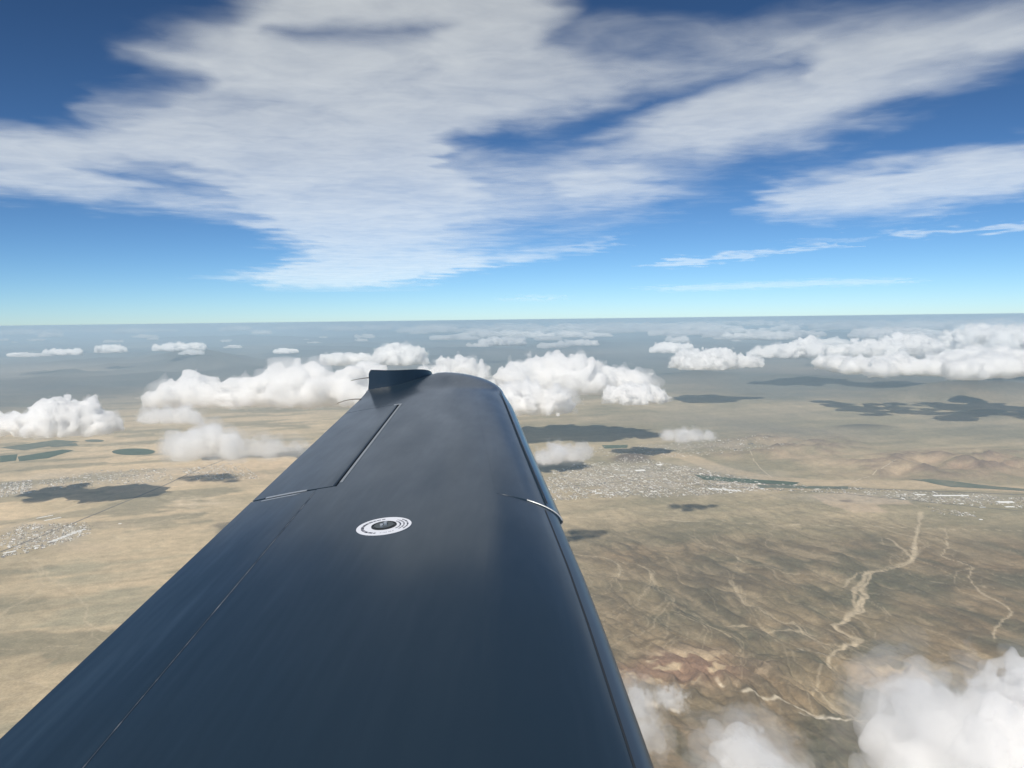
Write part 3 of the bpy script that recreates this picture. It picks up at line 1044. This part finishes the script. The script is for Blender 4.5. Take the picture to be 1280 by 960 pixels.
for nm, polys, n, street in TOWNS:
    q = np.concatenate([in_poly(P, n // len(polys), nr) for P in polys])
    p = ground_pt(q[:, 0], q[:, 1])
    # line the houses up along streets
    ca, sa = math.cos(street), math.sin(street)
    a, b = p[:, 0] * ca + p[:, 1] * sa, -p[:, 0] * sa + p[:, 1] * ca
    b = np.round(b / 84) * 84 + nr.choice([-24, 24], len(b))
    lot = np.round(a / 40)
    a = lot * 40 + nr.normal(0, 5, len(a))
    a = np.where(lot % 7 == 0, a + 60, a)
    p[:, 0], p[:, 1] = a * ca - b * sa, a * sa + b * ca
    keep_ = fbm2(p[:, 0] / 500, p[:, 1] / 500, 2, 301) > -.32
    p = p[keep_]
    n = len(p)
    p[:, 2] = ground_z(p[:, 0], p[:, 1])
    size = np.stack([nr.uniform(22, 44, n), nr.uniform(14, 26, n), nr.uniform(3.5, 7, n)], -1)
    big = nr.random(n) < .06
    size[big] *= (2.2, 2.0, 1.4)
    o = boxes(nm, p, size, street + nr.choice([0, math.pi / 2], n), pal[nr.integers(0, len(pal), n)] * nr.uniform(.85, 1.05, (n, 1)), HM)
    tag(o, kind='stuff')
    # dark yard trees and bushes between the houses
    n2_ = int(n * .7)
    c = p[nr.integers(0, n, n2_)] + nr.normal(0, 28, (n2_, 3)) * (1, 1, 0)
    V, Fq = [], []
    r = nr.uniform(4, 9, n2_)
    ph = nr.uniform(0, 6, n2_)
    rings = []
    for k, (rz, zz) in enumerate(((.55, .05), (1.0, .55), (.75, 1.1), (.12, 1.45))):
        for m_ in range(5):
            aa = ph + m_ * 2 * math.pi / 5 + k * .5
            jit = nr.uniform(.75, 1.2, n2_)
            rings.append(np.stack([c[:, 0] + r * rz * jit * np.cos(aa), c[:, 1] + r * rz * jit * np.sin(aa), c[:, 2] + r * zz], -1))
    V = np.stack(rings, 1).reshape(-1, 3)
    f = np.array([(k * 5 + m_, k * 5 + (m_ + 1) % 5, k * 5 + 5 + (m_ + 1) % 5, k * 5 + 5 + m_) for k in range(3) for m_ in range(5)])
    Q = (f[None] + 20 * np.arange(n2_)[:, None, None]).reshape(-1, 4)
    me = grid_mesh('town_shrubbery', V, Q)
    at = me.attributes.new('tint', 'FLOAT_COLOR', 'POINT')
    tint = np.array([(.06, .07, .045)]) * nr.uniform(.7, 1.4, (n2_, 1))
    at.data.foreach_set('color', np.repeat(np.hstack([tint, np.ones((n2_, 1))]), 20, 0).astype(np.float32).ravel())
    me.materials.append(TM)
    tag(link(bpy.data.objects.new('town_shrubbery', me)), kind='stuff')

def sheet(name, poly, lift, m, step=24):
    """flat cover draped on the ground: fine grid kept where it lies inside the outline"""
    w = ground_pt(np.array([p[0] for p in poly], float), np.array([p[1] for p in poly], float))
    n = len(w)
    edge = []
    for i in range(n):
        for k in range(step):
            edge.append(w[i] + (w[(i + 1) % n] - w[i]) * k / step)
    edge = np.array(edge)
    c = edge.mean(0)
    rings = [c + (edge - c) * f for f in (1, .75, .5, .25)]
    V = np.concatenate(rings + [c[None]])
    V[:, 2] = ground_z(V[:, 0], V[:, 1]) + lift
    k = len(edge)
    Fc = []
    for rr in range(3):
        for i in range(k):
            Fc.append((rr * k + i, rr * k + (i + 1) % k, (rr + 1) * k + (i + 1) % k, (rr + 1) * k + i))
    for i in range(k):
        Fc.append((3 * k + i, 3 * k + (i + 1) % k, 4 * k))
    o = mesh_obj(name, V, Fc, m, None, True)
    if o.data.polygons[0].normal.z < 0:
        o.data.flip_normals()
    tag(o, kind='structure')
    return o

def crop_mat(name, c1, c2, scale):
    m, t, b = mat(name)
    g = t.nodes.new('ShaderNodeNewGeometry')
    n = t.nodes.new('ShaderNodeTexNoise')
    n.inputs['Scale'].default_value = scale
    n.inputs['Detail'].default_value = 5
    t.links.new(g.outputs['Position'], n.inputs['Vector'])
    cr = t.nodes.new('ShaderNodeValToRGB')
    cr.color_ramp.elements[0].position, cr.color_ramp.elements[0].color = .35, (*c1, 1)
    cr.color_ramp.elements[1].position, cr.color_ramp.elements[1].color = .65, (*c2, 1)
    t.links.new(n.outputs['Fac'], cr.inputs['Fac'])
    t.links.new(cr.outputs[0], b.inputs['Base Color'])
    b.inputs['Roughness'].default_value = 1
    return m
crop = crop_mat('irrigated_crop', (.035, .06, .035), (.06, .09, .05), .004)
crop2 = crop_mat('old_crop', (.08, .10, .07), (.14, .14, .10), .004)
el = lambda cx, cy, rx, ry, n=28: [(cx + rx * math.cos(2 * math.pi * k / n), cy + ry * math.sin(2 * math.pi * k / n)) for k in range(n)]
sheet('field', el(167, 565, 27, 4.2), 6, crop, 3)
sheet('field', [(0, 570), (22, 568), (20, 576), (0, 578)], 6, crop, 6)
sheet('field', [(22, 571), (78, 562), (92, 563), (60, 573), (24, 577)], 6, crop, 6)
sheet('field', [(60, 556), (95, 554), (98, 557), (64, 559)], 6, crop2, 6)
sheet('field', [(0, 560), (70, 550), (100, 552), (30, 563)], 5, crop2, 6)
sheet('field', el(118, 551, 12, 1.6), 6, crop2, 3)
sheet('field', [(868, 594), (905, 597), (1000, 604), (990, 607), (930, 604), (880, 600)], 6, crop, 6)
sheet('field', [(752, 557), (785, 556), (784, 560), (756, 561)], 6, crop, 6)
sheet('field', [(1130, 602), (1200, 606), (1290, 612), (1290, 614), (1190, 610)], 6, crop2, 6)
sheet('field', [(945, 606), (1060, 609), (1060, 612), (950, 610)], 6, crop2, 6)

def ribbon(name, pts, width, m, lift):
    w = ground_pt(np.array([p[0] for p in pts], float), np.array([p[1] for p in pts], float))
    q = []
    for i in range(len(w) - 1):
        n = max(2, int(np.hypot(*(w[i + 1] - w[i])[:2]) / 220))
        for k in range(n):
            q.append(w[i] + (w[i + 1] - w[i]) * k / n)
    q.append(w[-1])
    q = np.array(q)
    t = np.gradient(q[:, :2], axis=0)
    t /= np.linalg.norm(t, axis=1)[:, None]
    nn = np.stack([-t[:, 1], t[:, 0]], -1)
    L, Rr = q.copy(), q.copy()
    L[:, :2] += nn * width / 2
    Rr[:, :2] -= nn * width / 2
    z = np.maximum(ground_z(L[:, 0], L[:, 1]), ground_z(Rr[:, 0], Rr[:, 1])) + lift
    L[:, 2] = Rr[:, 2] = z
    k = len(q)
    low = np.array([0, 0, 9.0])
    V = np.concatenate([L, Rr, L - low, Rr - low])
    Fc = []
    for i in range(k - 1):
        Fc += [(i, k + i, k + i + 1, i + 1), (2 * k + i, i, i + 1, 2 * k + i + 1), (k + i, 3 * k + i, 3 * k + i + 1, k + i + 1)]
    o = mesh_obj(name, V, Fc, m)
    tag(o, kind='structure')
    return o
asph = plain('old_asphalt', (.075, .072, .07), .9)
dirt = plain('graded_dirt', (.46, .39, .29), 1)
ball = plain('rail_ballast', (.12, .105, .095), .95)
ribbon('railway', [(0, 690), (20, 682), (90, 655), (160, 626), (200, 609), (250, 586), (290, 571)], 34, ball, 3)
ribbon('road', [(0, 664), (60, 643), (150, 616), (215, 592), (236, 583), (270, 568)], 24, dirt, 2)
ribbon('road', [(640, 612), (740, 606), (800, 600), (880, 606), (960, 612), (1060, 618), (1160, 628), (1290, 640)], 26, asph, 2)
ribbon('railway', [(860, 589), (930, 602), (1010, 609), (1120, 613), (1290, 619)], 40, ball, 3)
ribbon('road', [(1000, 616), (1060, 606), (1110, 590), (1120, 583)], 22, dirt, 2)
ribbon('road', [(820, 576), (850, 592), (900, 600)], 22, dirt, 2)
ribbon('road', [(930, 560), (950, 585), (965, 597)], 20, dirt, 2)

roofs = {'white': (.80, .80, .78), 'grey': (.5, .5, .49), 'tan': (.55, .47, .38)}
WM = {k: plain(k + '_metal_roof', v, .5) for k, v in roofs.items()}
def warehouse(px, py, w, d, h, ang, col, label, group, rowed=None):
    p = ground_pt(np.array(float(px)), np.array(float(py)))
    z = float(ground_z(p[0], p[1])[0])
    x, y, g = w / 2, d / 2, min(w, d) * .06
    V = [(-x, -y, -8), (x, -y, -8), (x, y, -8), (-x, y, -8), (-x, -y, h), (x, -y, h), (x, y, h), (-x, y, h), (-x, 0, h + g), (x, 0, h + g)]
    Fc = [(0, 1, 5, 4), (1, 2, 6, 9, 5), (2, 3, 7, 6), (3, 0, 4, 8, 7), (4, 5, 9, 8), (7, 8, 9, 6)]
    o = mesh_obj('warehouse', V, Fc, WM[col])
    o.location = (p[0], p[1], z)
    o.rotation_euler = (0, 0, ang)
    tag(o, label, 'building', group)
for i in range(9):
    warehouse(887 + 4.6 * i, 611 + .35 * i, 46, 190, 9, .12, 'white', 'white-roofed long shed in the comb-like row at the edge of the big town', 'comb of white sheds')
for i in range(7):
    warehouse(66 + 6 * i, 677 - 2.3 * i, 40, 170, 9, -.75, 'white', 'pale slanting shed in the close row of the small railway town', 'slanting railway town sheds')
warehouse(1188, 620, 760, 70, 12, -.05, 'white', 'very long white depot roof beside the dry river railway', None)
warehouse(1150, 618.5, 240, 50, 10, -.05, 'white', 'shorter white depot roof in line with the very long one', None)
warehouse(1256, 628, 330, 110, 14, -.05, 'white', 'broad white depot building beyond the long roof', None)
warehouse(1262, 633.5, 180, 60, 10, -.05, 'white', 'small white depot building below the broad one', None)
warehouse(1228, 634, 120, 50, 8, -.05, 'grey', 'grey depot shed next to the small white one', None)
warehouse(56, 646, 330, 34, 8, .95, 'white', 'narrow white shed north of the railway town, first of a parallel pair', None)
warehouse(66, 649, 330, 34, 8, .95, 'white', 'narrow white shed nearer the railway, second of a parallel pair', None)
warehouse(12, 690, 200, 50, 9, .8, 'white', 'long white shed at the end of the railway town', None)
warehouse(800, 588, 260, 120, 12, .2, 'white', 'bright white hall in the middle of the big town', None)
warehouse(778, 594, 120, 90, 10, .2, 'grey', 'grey flat hall just below the bright white hall', None)
warehouse(824, 581, 150, 110, 12, .2, 'white', 'white hall at the river end of the big town', None)
warehouse(748, 617, 160, 60, 9, .2, 'white', 'white school-like block on the desert edge of the big town', None)
warehouse(742, 619, 90, 50, 8, .2, 'tan', 'tan block beside the white one on the desert edge', None)
warehouse(903, 605, 300, 90, 9, .05, 'tan', 'tan yard building above the comb of white sheds', None)
warehouse(1226, 650, 60, 40, 8, .1, 'white', 'lone white shed out on the scrub', None)
warehouse(150, 655, 60, 30, 6, .4, 'white', 'lone white dot of a shed on pale sand', None)

# ------------------------------------------------------------------ clouds
_vm = {}
def cloud_mat(dens, skin=.03):
    key = (round(dens, 6), skin)
    if key in _vm:
        return _vm[key]
    m = bpy.data.materials.new('cloud_vapour')
    m.use_nodes = True
    t = m.node_tree
    t.nodes.remove(t.nodes['Principled BSDF'])
    out = t.nodes['Material Output']
    pv = t.nodes.new('ShaderNodeVolumePrincipled')
    pv.inputs['Density'].default_value = dens
    pv.inputs['Color'].default_value = (.999, .999, .999, 1)
    pv.inputs['Anisotropy'].default_value = .25
    t.links.new(pv.outputs[0], out.inputs['Volume'])
    mx = t.nodes.new('ShaderNodeMixShader')
    mx.inputs[0].default_value = skin
    tr = t.nodes.new('ShaderNodeBsdfTransparent')
    di = t.nodes.new('ShaderNodeBsdfDiffuse')
    di.inputs[0].default_value = (.93, .93, .93, 1)
    t.links.new(tr.outputs[0], mx.inputs[1])
    t.links.new(di.outputs[0], mx.inputs[2])
    t.links.new(mx.outputs[0], out.inputs['Surface'])
    _vm[key] = m
    return m

def puffs(rng, w, d, h, n0=14, n1=9, n2=4, lobes=None, spine=.34):
    """nested spheres of a cumulus with a flat base: (x, y, z, r)"""
    A = []
    m = min(w, d)
    for i in range(n0):
        if lobes:
            lx, ly, lw, lh = lobes[i % len(lobes)]
            x = (lx + lw * rng.gauss(0, .4)) * w / 2
            y = (ly + rng.gauss(0, .35)) * d / 2
            hh = h * lh
        else:
            x, y, hh = rng.gauss(0, .42) * w / 2, rng.gauss(0, .38) * d / 2, h
        x, y = max(-w * .42, min(w * .42, x)), max(-d * .42, min(d * .42, y))
        e = max(0.0, 1 - (2 * x / w) ** 2 - (2 * y / d) ** 2) if not lobes else .7
        r = min((.13 + .13 * rng.random()) * m, hh * .55)
        A.append((x, y, r * .4 + max(0, hh - 1.5 * r) * e * rng.random(), r))
    if lobes and w > 2.6 * h:
        for i in range(26):
            x = (-.44 + .88 * i / 25) * w
            A.append((x, d * .12 * math.sin(i * 1.7), h * .44 * spine, min(h * spine, m * .25) * rng.uniform(.75, 1.15)))
    B, C2 = [], []
    for src, dst, n, lo, hi in ((A, B, n1, .32, .6), (B, C2, n2, .35, .6)):
        for x, y, z, r in src:
            for k in range(n):
                th, q = rng.random() * 6.2832, rng.random() * 1.35 - .35
                c = math.sqrt(max(0, 1 - q * q))
                rr = r * (lo + (hi - lo) * rng.random())
                dst.append((x + c * math.cos(th) * r * .82, y + c * math.sin(th) * r * .82, z + q * r * .82, rr))
    return A + B + C2

def field_of(P, vox, pad):
    """distance field of the spheres on a grid"""
    A = np.array(P)
    lo = (A[:, :3] - A[:, 3:]).min(0) - pad
    hi = (A[:, :3] + A[:, 3:]).max(0) + pad
    lo[2] = max(lo[2], -pad)
    n = np.ceil((hi - lo) / vox).astype(int) + 1
    f = np.full(n, 1e9, np.float32)
    ax = [lo[k] + np.arange(n[k]) * vox for k in range(3)]
    for x, y, z, r in P:
        sl = []
        for k, c in enumerate((x, y, z)):
            i0 = max(0, int((c - r - pad - lo[k]) / vox))
            i1 = min(n[k], int((c + r + pad - lo[k]) / vox) + 2)
            sl.append(slice(i0, i1))
        if any(q.stop <= q.start for q in sl):
            continue
        d = np.sqrt((ax[0][sl[0], None, None] - x) ** 2 + (ax[1][None, sl[1], None] - y) ** 2 + (ax[2][None, None, sl[2]] - z) ** 2) - r
        w = f[sl[0], sl[1], sl[2]]
        np.minimum(w, d, out=w)
    return f, lo, vox

def surface_net(f, lo, vox):
    """closed quad surface where the field crosses zero"""
    f = f.copy()
    for k in range(3):
        ix = [slice(None)] * 3
        for e in (0, -1):
            ix[k] = e
            f[tuple(ix)] = vox
    s = f < 0
    nx, ny, nz = f.shape
    cs = (nx - 1, ny - 1, nz - 1)
    acc = np.zeros(cs + (3,), np.float32)
    cnt = np.zeros(cs, np.float32)
    offs = [(0, 0), (0, 1), (1, 0), (1, 1)]
    quads_src = []
    for k in range(3):
        a0, a1 = [slice(None)] * 3, [slice(None)] * 3
        a0[k], a1[k] = slice(0, -1), slice(1, None)
        f0, f1 = f[tuple(a0)], f[tuple(a1)]
        cr = (f0 < 0) != (f1 < 0)
        t = np.where(cr, f0 / np.where(cr, f0 - f1, 1), 0)
        o1, o2 = [m for m in range(3) if m != k]
        for p, q in offs:
            ix = [slice(None)] * 3
            ix[o1] = slice(p, p + cs[o1])
            ix[o2] = slice(q, q + cs[o2])
            c = cr[tuple(ix)]
            cnt += c
            acc[..., k] += np.where(c, t[tuple(ix)], 0)
            acc[..., o1] += c * p
            acc[..., o2] += c * q
        quads_src.append((k, o1, o2, cr, f0 < 0))
    act = cnt > 0
    idx = np.full(cs, -1, np.int64)
    idx[act] = np.arange(act.sum())
    cell = np.argwhere(act)
    V = (cell + acc[act] / cnt[act][:, None]) * vox + lo
    Q = []
    for k, o1, o2, cr, ins in quads_src:
        e = np.argwhere(cr)
        e = e[(e[:, o1] > 0) & (e[:, o2] > 0) & (e[:, o1] < cs[o1]) & (e[:, o2] < cs[o2])]
        def at(d1, d2):
            g = e.copy()
            g[:, o1] -= d1
            g[:, o2] -= d2
            return idx[g[:, 0], g[:, 1], g[:, 2]]
        q = np.stack([at(1, 1), at(0, 1), at(0, 0), at(1, 0)], -1)
        flip = ~ins[e[:, 0], e[:, 1], e[:, 2]]
        if k == 1:
            flip = ~flip
        q[flip] = q[flip][:, ::-1]
        Q.append(q)
    return V, np.concatenate(Q)

def largest_piece(V, Q):
    lab = np.arange(len(V))
    while True:
        m = lab[Q].min(1)
        new = lab.copy()
        np.minimum.at(new, Q.ravel(), np.repeat(m, 4))
        new = new[new]
        if (new == lab).all():
            break
        lab = new
    keep_ = lab == np.bincount(lab).argmax()
    idx = np.cumsum(keep_) - 1
    return V[keep_], idx[Q[keep_[Q].all(1)]]

def hull(name, fld, iso, rough, seed, scale, shred=0.0, base_cut=True):
    """cloud surface: the spheres' field, broken up by billowing noise, cut by a ragged flat base"""
    f, lo, vox = fld
    f = f - iso
    band = np.argwhere(np.abs(f) < (rough * 1.6 + shred) * scale + 2 * vox)
    p = band * vox + lo
    disp, a, k = 0, 1.0, 1.0 / scale
    for o in range(5):
        if 1 / k < 1.5 * vox:
            break
        disp = disp + a * (np.abs(noise3(p * k, seed + o)) * 2 - .6)
        a *= .58
        k *= 2.03
    df = -disp * rough * scale
    if shred:
        s2 = noise3(p / (scale * 2.2), seed + 31) + .6 * noise3(p / scale, seed + 37) + .4 * noise3(p / (scale * .45), seed + 41)
        df = df + np.clip(s2, -.3, 1.2) * shred * scale
    f = f.copy()
    f[band[:, 0], band[:, 1], band[:, 2]] += df
    z = lo[2] + np.arange(f.shape[2]) * vox
    X, Y = np.meshgrid(np.arange(f.shape[0]), np.arange(f.shape[1]), indexing='ij')
    zb = .35 * scale * fbm2(X * vox / scale / 1.3, Y * vox / scale / 1.3, 3, seed + 51) + .1 * scale - iso * .5
    f = np.maximum(f, (zb[:, :, None] - z[None, None, :]) * .8)
    V, Q = surface_net(f, lo, vox)
    V, Q = largest_piece(V, Q)
    return grid_mesh(name, V, Q)

def dome_at(px, py):
    """where a cumulus whose flat base shows at this photo pixel stands, and metres per pixel there"""
    p = at_height(np.array(float(px)), np.array(float(py)), -H + BASE)
    return Vector(p), float(-(p @ CM)[2]) / F

# (label, centre x, base y, width px, height px, depth factor, lobes, softness, density factor, seed)
CLOUDS = [
    ('big soft grey-white cloud close below, filling the corner of the view', 1292, 1012, 330, 205, 1.0, [(-.55, 0, .3, .75), (.1, 0, .35, 1.0), (.5, 0, .3, .95)], 'near', 1.0, 3),
    ('thin torn cloud over the badlands, beside the big corner cloud', 962, 1015, 175, 135, .9, [(-.3, 0, .4, .95), (.4, 0, .35, .6)], 'wisp', 1.5, 4),
    ('wispy low cloud scrap tucked against the wing leading edge', 786, 940, 84, 128, .9, [(-.3, 0, .35, 1.0), (.3, 0, .35, .7)], 'wisp', 1.6, 5),
    ('faint small puff above the thin torn cloud', 838, 885, 42, 30, .8, None, 'wisp', .6, 6),
    ('rounded cloud with a soft trailing base over the plain by the irrigated fields', 52, 543, 190, 44, .7, [(-.5, 0, .3, .5), (.35, 0, .35, 1.0)], 'mid', 1.0, 7),
    ('low torn cloud stretched towards the aileron', 296, 570, 180, 42, .6, [(-.55, 0, .25, 1.0), (.0, 0, .4, .75), (.6, 0, .3, .45)], 'wisp', 1.2, 8),
    ('flat ragged cloud strip in front of the long cumulus bank', 215, 529, 100, 20, .7, None, 'wisp', .8, 9),
    ('long cumulus bank with two humps behind the aileron', 335, 508, 290, 54, .5, [(-.72, 0, .2, .75), (-.1, 0, .25, .8), (.35, 0, .28, 1.0), (.75, 0, .25, .9)], 'mid', 1.0, 10),
    ('low white heap directly behind the winglet, above the static wicks', 452, 500, 110, 40, .6, None, 'mid', 1.0, 11),
    ('bumpy cumulus ridge farther out behind the winglet', 470, 456, 140, 24, .6, [(-.5, 0, .3, .6), (.4, 0, .35, 1.0)], 'mid', 1.0, 12),
    ('tall bright cumulus mass beyond the wing tip', 712, 490, 200, 44, .85, [(-.55, 0, .25, .8), (-.05, 0, .3, 1.0), (.45, 0, .3, .7)], 'mid', 1.0, 13),
    ('rounded white cloud in front of the tall mass, beside the wing tip', 672, 517, 98, 42, .8, [(-.3, 0, .4, 1.0), (.4, 0, .3, .8)], 'mid', 1.0, 14),
    ('small cauliflower cloud at the ragged end of the tall mass', 795, 504, 62, 24, .8, None, 'mid', 1.0, 15),
    ('cumulus heap half hidden behind the wing tip', 572, 480, 90, 36, .6, None, 'mid', 1.0, 16),
    ('small thin cloud hanging over the near edge of the town', 700, 578, 78, 26, .7, None, 'wisp', 1.0, 17),
    ('small bright flat-topped cloud above the twin lumps', 843, 441, 58, 12, .7, None, 'mid', 1.0, 18),
    ('pair of merged lumps below the small bright cloud', 880, 460, 80, 22, 1.1, [(-.4, 0, .35, .9), (.4, 0, .35, 1.0)], 'mid', 1.0, 19),
    ('ragged little cloud next to the merged lumps', 928, 459, 40, 15, .8, None, 'mid', .8, 20),
    ('rounded cloud with a flat arm at the start of the long white bank', 1005, 447, 135, 24, .6, [(-.4, 0, .3, .7), (.05, 0, .25, 1.0), (.6, 0, .3, .6)], 'mid', 1.0, 21),
    ('domed white cloud rising behind the long white bank', 1125, 448, 125, 28, .8, [(-.4, 0, .35, .8), (.2, 0, .35, 1.0)], 'mid', 1.0, 22),
    ('long flat-based white cumulus bank beyond the hills', 1185, 467, 280, 32, 1.5, [(-.75, 0, .2, .7), (-.3, 0, .25, .75), (.2, 0, .25, .9), (.65, 0, .25, 1.0)], 'mid', 1.0, 23),
    ('wide bright cloud behind the end of the long bank', 1265, 440, 150, 30, 1.1, None, 'mid', 1.0, 24),
    ('thin veil of cloud drifting over the scrub past the town', 858, 552, 70, 16, .6, None, 'wisp', .45, 25),
    ('wide flat cloud band below the horizon, over the far dark range', 222, 439, 86, 10, .6, None, 'mid', 1.0, 26),
    ('low pale cloud at the hazy edge of the plain', 80, 444, 52, 8, .7, None, 'mid', 1.0, 27),
    ('two-humped far cloud between the pale cloud and the wide band', 136, 441, 34, 9, .8, None, 'mid', 1.0, 28),
    ('tiny far cloud in front of the bumpy ridge', 358, 442, 28, 6, .9, None, 'mid', 1.0, 29),
    ('slim cloud streak low on the far plain', 26, 446, 34, 5, .9, None, 'mid', .9, 30),
    ('cloud with a domed head under the bright horizon band', 1110, 424, 90, 14, .6, None, 'mid', 1.0, 31),
    ('pale cloud strip above the merged lumps', 955, 425, 110, 11, .6, None, 'mid', .9, 32),
    ('small cumulus just past the wing tip mass', 728, 432, 40, 7, .8, None, 'mid', .9, 33),
    ('soft cloud above the tall mass, toward the horizon', 625, 432, 80, 10, .7, None, 'mid', .9, 34),
]
NTRI = 0
for lab, cx, by, wp, hp, df, lobes, soft, dfac, seed in CLOUDS:
    loc, mpp = dome_at(cx, by)
    w, h = wp * mpp, hp * mpp
    d = max(w * df, h * .9)
    rng = random.Random(seed * 7919)
    o = empty('cloud', loc)
    tag(o, lab, 'cloud')
    sl = min(w, d, h * 1.4) * .2
    if soft == 'near':
        P = puffs(rng, w, d, h, 22, 10, 4, lobes)
        lv = [(.5, .0003, .55, 1.2), (.25, .0011, .5, .8), (.05, .004, .45, .5), (-.14, .014, .42, .25)]      # (iso in sl, density, roughness, shred)
        vox = w / 42
    elif soft == 'wisp':
        P = puffs(rng, w, d, h, 16, 8, 3, lobes, .24)
        k = 1 / max(h, 60)
        lv = [(.45, .18 * k, .5, 1.4), (.2, .4 * k, .5, 1.3), (-.1, 1.3 * k, .45, 1.2), (-.45, 3 * k, .4, 1.0)]
        vox = w / 36
    else:
        P = puffs(rng, w, d, h, int(20 * max(1, df / .42)), 10, 5, lobes)
        k = 1 / max(h, 300)
        lv = [(.12, 1.6 * k, .55, .6), (-.03, 15 * k, .50, .14)]
        vox = max(w / 58, mpp * 1.3)
        if wp < 60:
            lv = [(.0, 9 * k, .6, .7)]
            vox = w / 40
    fld = field_of(P, vox, max(.75 * sl, 3 * vox))
    for i, (g, dn, rg, sh) in enumerate(lv):
        me = hull('cloud', fld, g * sl, rg, seed * 10 + i * 3, sl, sh)
        nm = ('cloud_core' if i == len(lv) - 1 else 'cloud_fringe')
        me.materials.append(cloud_mat(dn * dfac, .04 if i == len(lv) - 1 else .006))
        c = link(bpy.data.objects.new(nm, me))
        c.parent = o
        NTRI += len(me.polygons) * 2

# ------------------------------------------------------------------ far cumulus field
rng = random.Random(77)
proto = []
for k in range(6):
    w = 4200
    P = puffs(random.Random(400 + k), w, w * .7, rng.uniform(700, 1300), 12, 7, 3)
    fld = field_of(P, w / 22, w / 10)
    me = hull('cloud', fld, 0, .4, 900 + k * 7, w * .13, .35)
    me.materials.append(cloud_mat(.006, .04))
    proto.append(me)
FAR = []
tries = 0
while len(FAR) < 150 and tries < 5000:
    tries += 1
    x = rng.uniform(-60, 1340)
    dep = rng.choice([rng.uniform(12, 26), rng.uniform(15, 40)])
    right = x > 560
    if not right and rng.random() < .3:
        continue
    if right and dep < 30 or rng.random() < .5 or dep < 17:
        FAR.append((x, dep))
def far_label(x, dep, px):
    size = 'tiny' if px < 26 else 'small' if px < 40 else 'wide' if px < 56 else 'broad'
    row = 'just under the horizon' if dep < 19 else 'in the far cloud rows' if dep < 28 else 'in the nearer cloud rows'
    where = ('over the fields side of the plain', 'behind the aileron bank', 'straight behind the wing tip', 'past the tall wing tip mass', 'above the merged lumps', 'behind the start of the long bank', 'above the middle of the long bank', 'above the end of the long bank')
    k = sum(x > q for q in (180, 440, 640, 790, 930, 1040, 1160))
    return f'{size} flat cumulus {row}, {where[k]}'
for x, dep in FAR:
    loc, mpp = dome_at(x, hz(x) + dep)
    o = link(bpy.data.objects.new('cloud', rng.choice(proto)))
    o.location = loc
    px = rng.uniform(16, 62) * (.7 + dep / 60) * (1.0 if x > 560 else .7)
    k = px * mpp / 4200
    o.scale = (k, k * rng.uniform(.6, 1.0), min(k * rng.uniform(.4, .7), 1.4))
    o.rotation_euler = (0, 0, rng.uniform(0, 6.28) if k < 1.2 else rng.uniform(-.3, .3))
    tag(o, far_label(x, dep, px), 'cloud', 'far scattered cumulus near the horizon')

# ------------------------------------------------------------------ the unbroken cloud deck near the horizon
def deck():
    Vs, Qs, n0 = [], [], 0
    for k in range(150):
        right = rng.random() < .72
        x = rng.uniform(520, 1400) if right else rng.uniform(-140, 700)
        dep = rng.uniform(8, 20) if right else rng.uniform(8, 13)
        loc, mpp = dome_at(x, hz(x) + dep)
        me = rng.choice(proto)
        n = len(me.vertices)
        co = np.empty(n * 3, np.float32)
        me.vertices.foreach_get('co', co)
        co = co.reshape(-1, 3)
        f = np.empty(len(me.loops), np.int32)
        me.loops.foreach_get('vertex_index', f)
        w = rng.uniform(24, 70) * mpp / 4200
        sgn = rng.choice([-1, 1])
        co = co * np.array([w, w * rng.uniform(.5, .9), rng.uniform(.8, 1.35)]) + np.array(loc)
        Vs.append(co)
        Qs.append(f.reshape(-1, 4) + n0)
        n0 += n
    me = grid_mesh('distant_clouds', np.concatenate(Vs), np.concatenate(Qs))
    me.materials.append(cloud_mat(.006, .05))
    o = link(bpy.data.objects.new('distant_clouds', me))
    tag(o, kind='stuff')
deck()
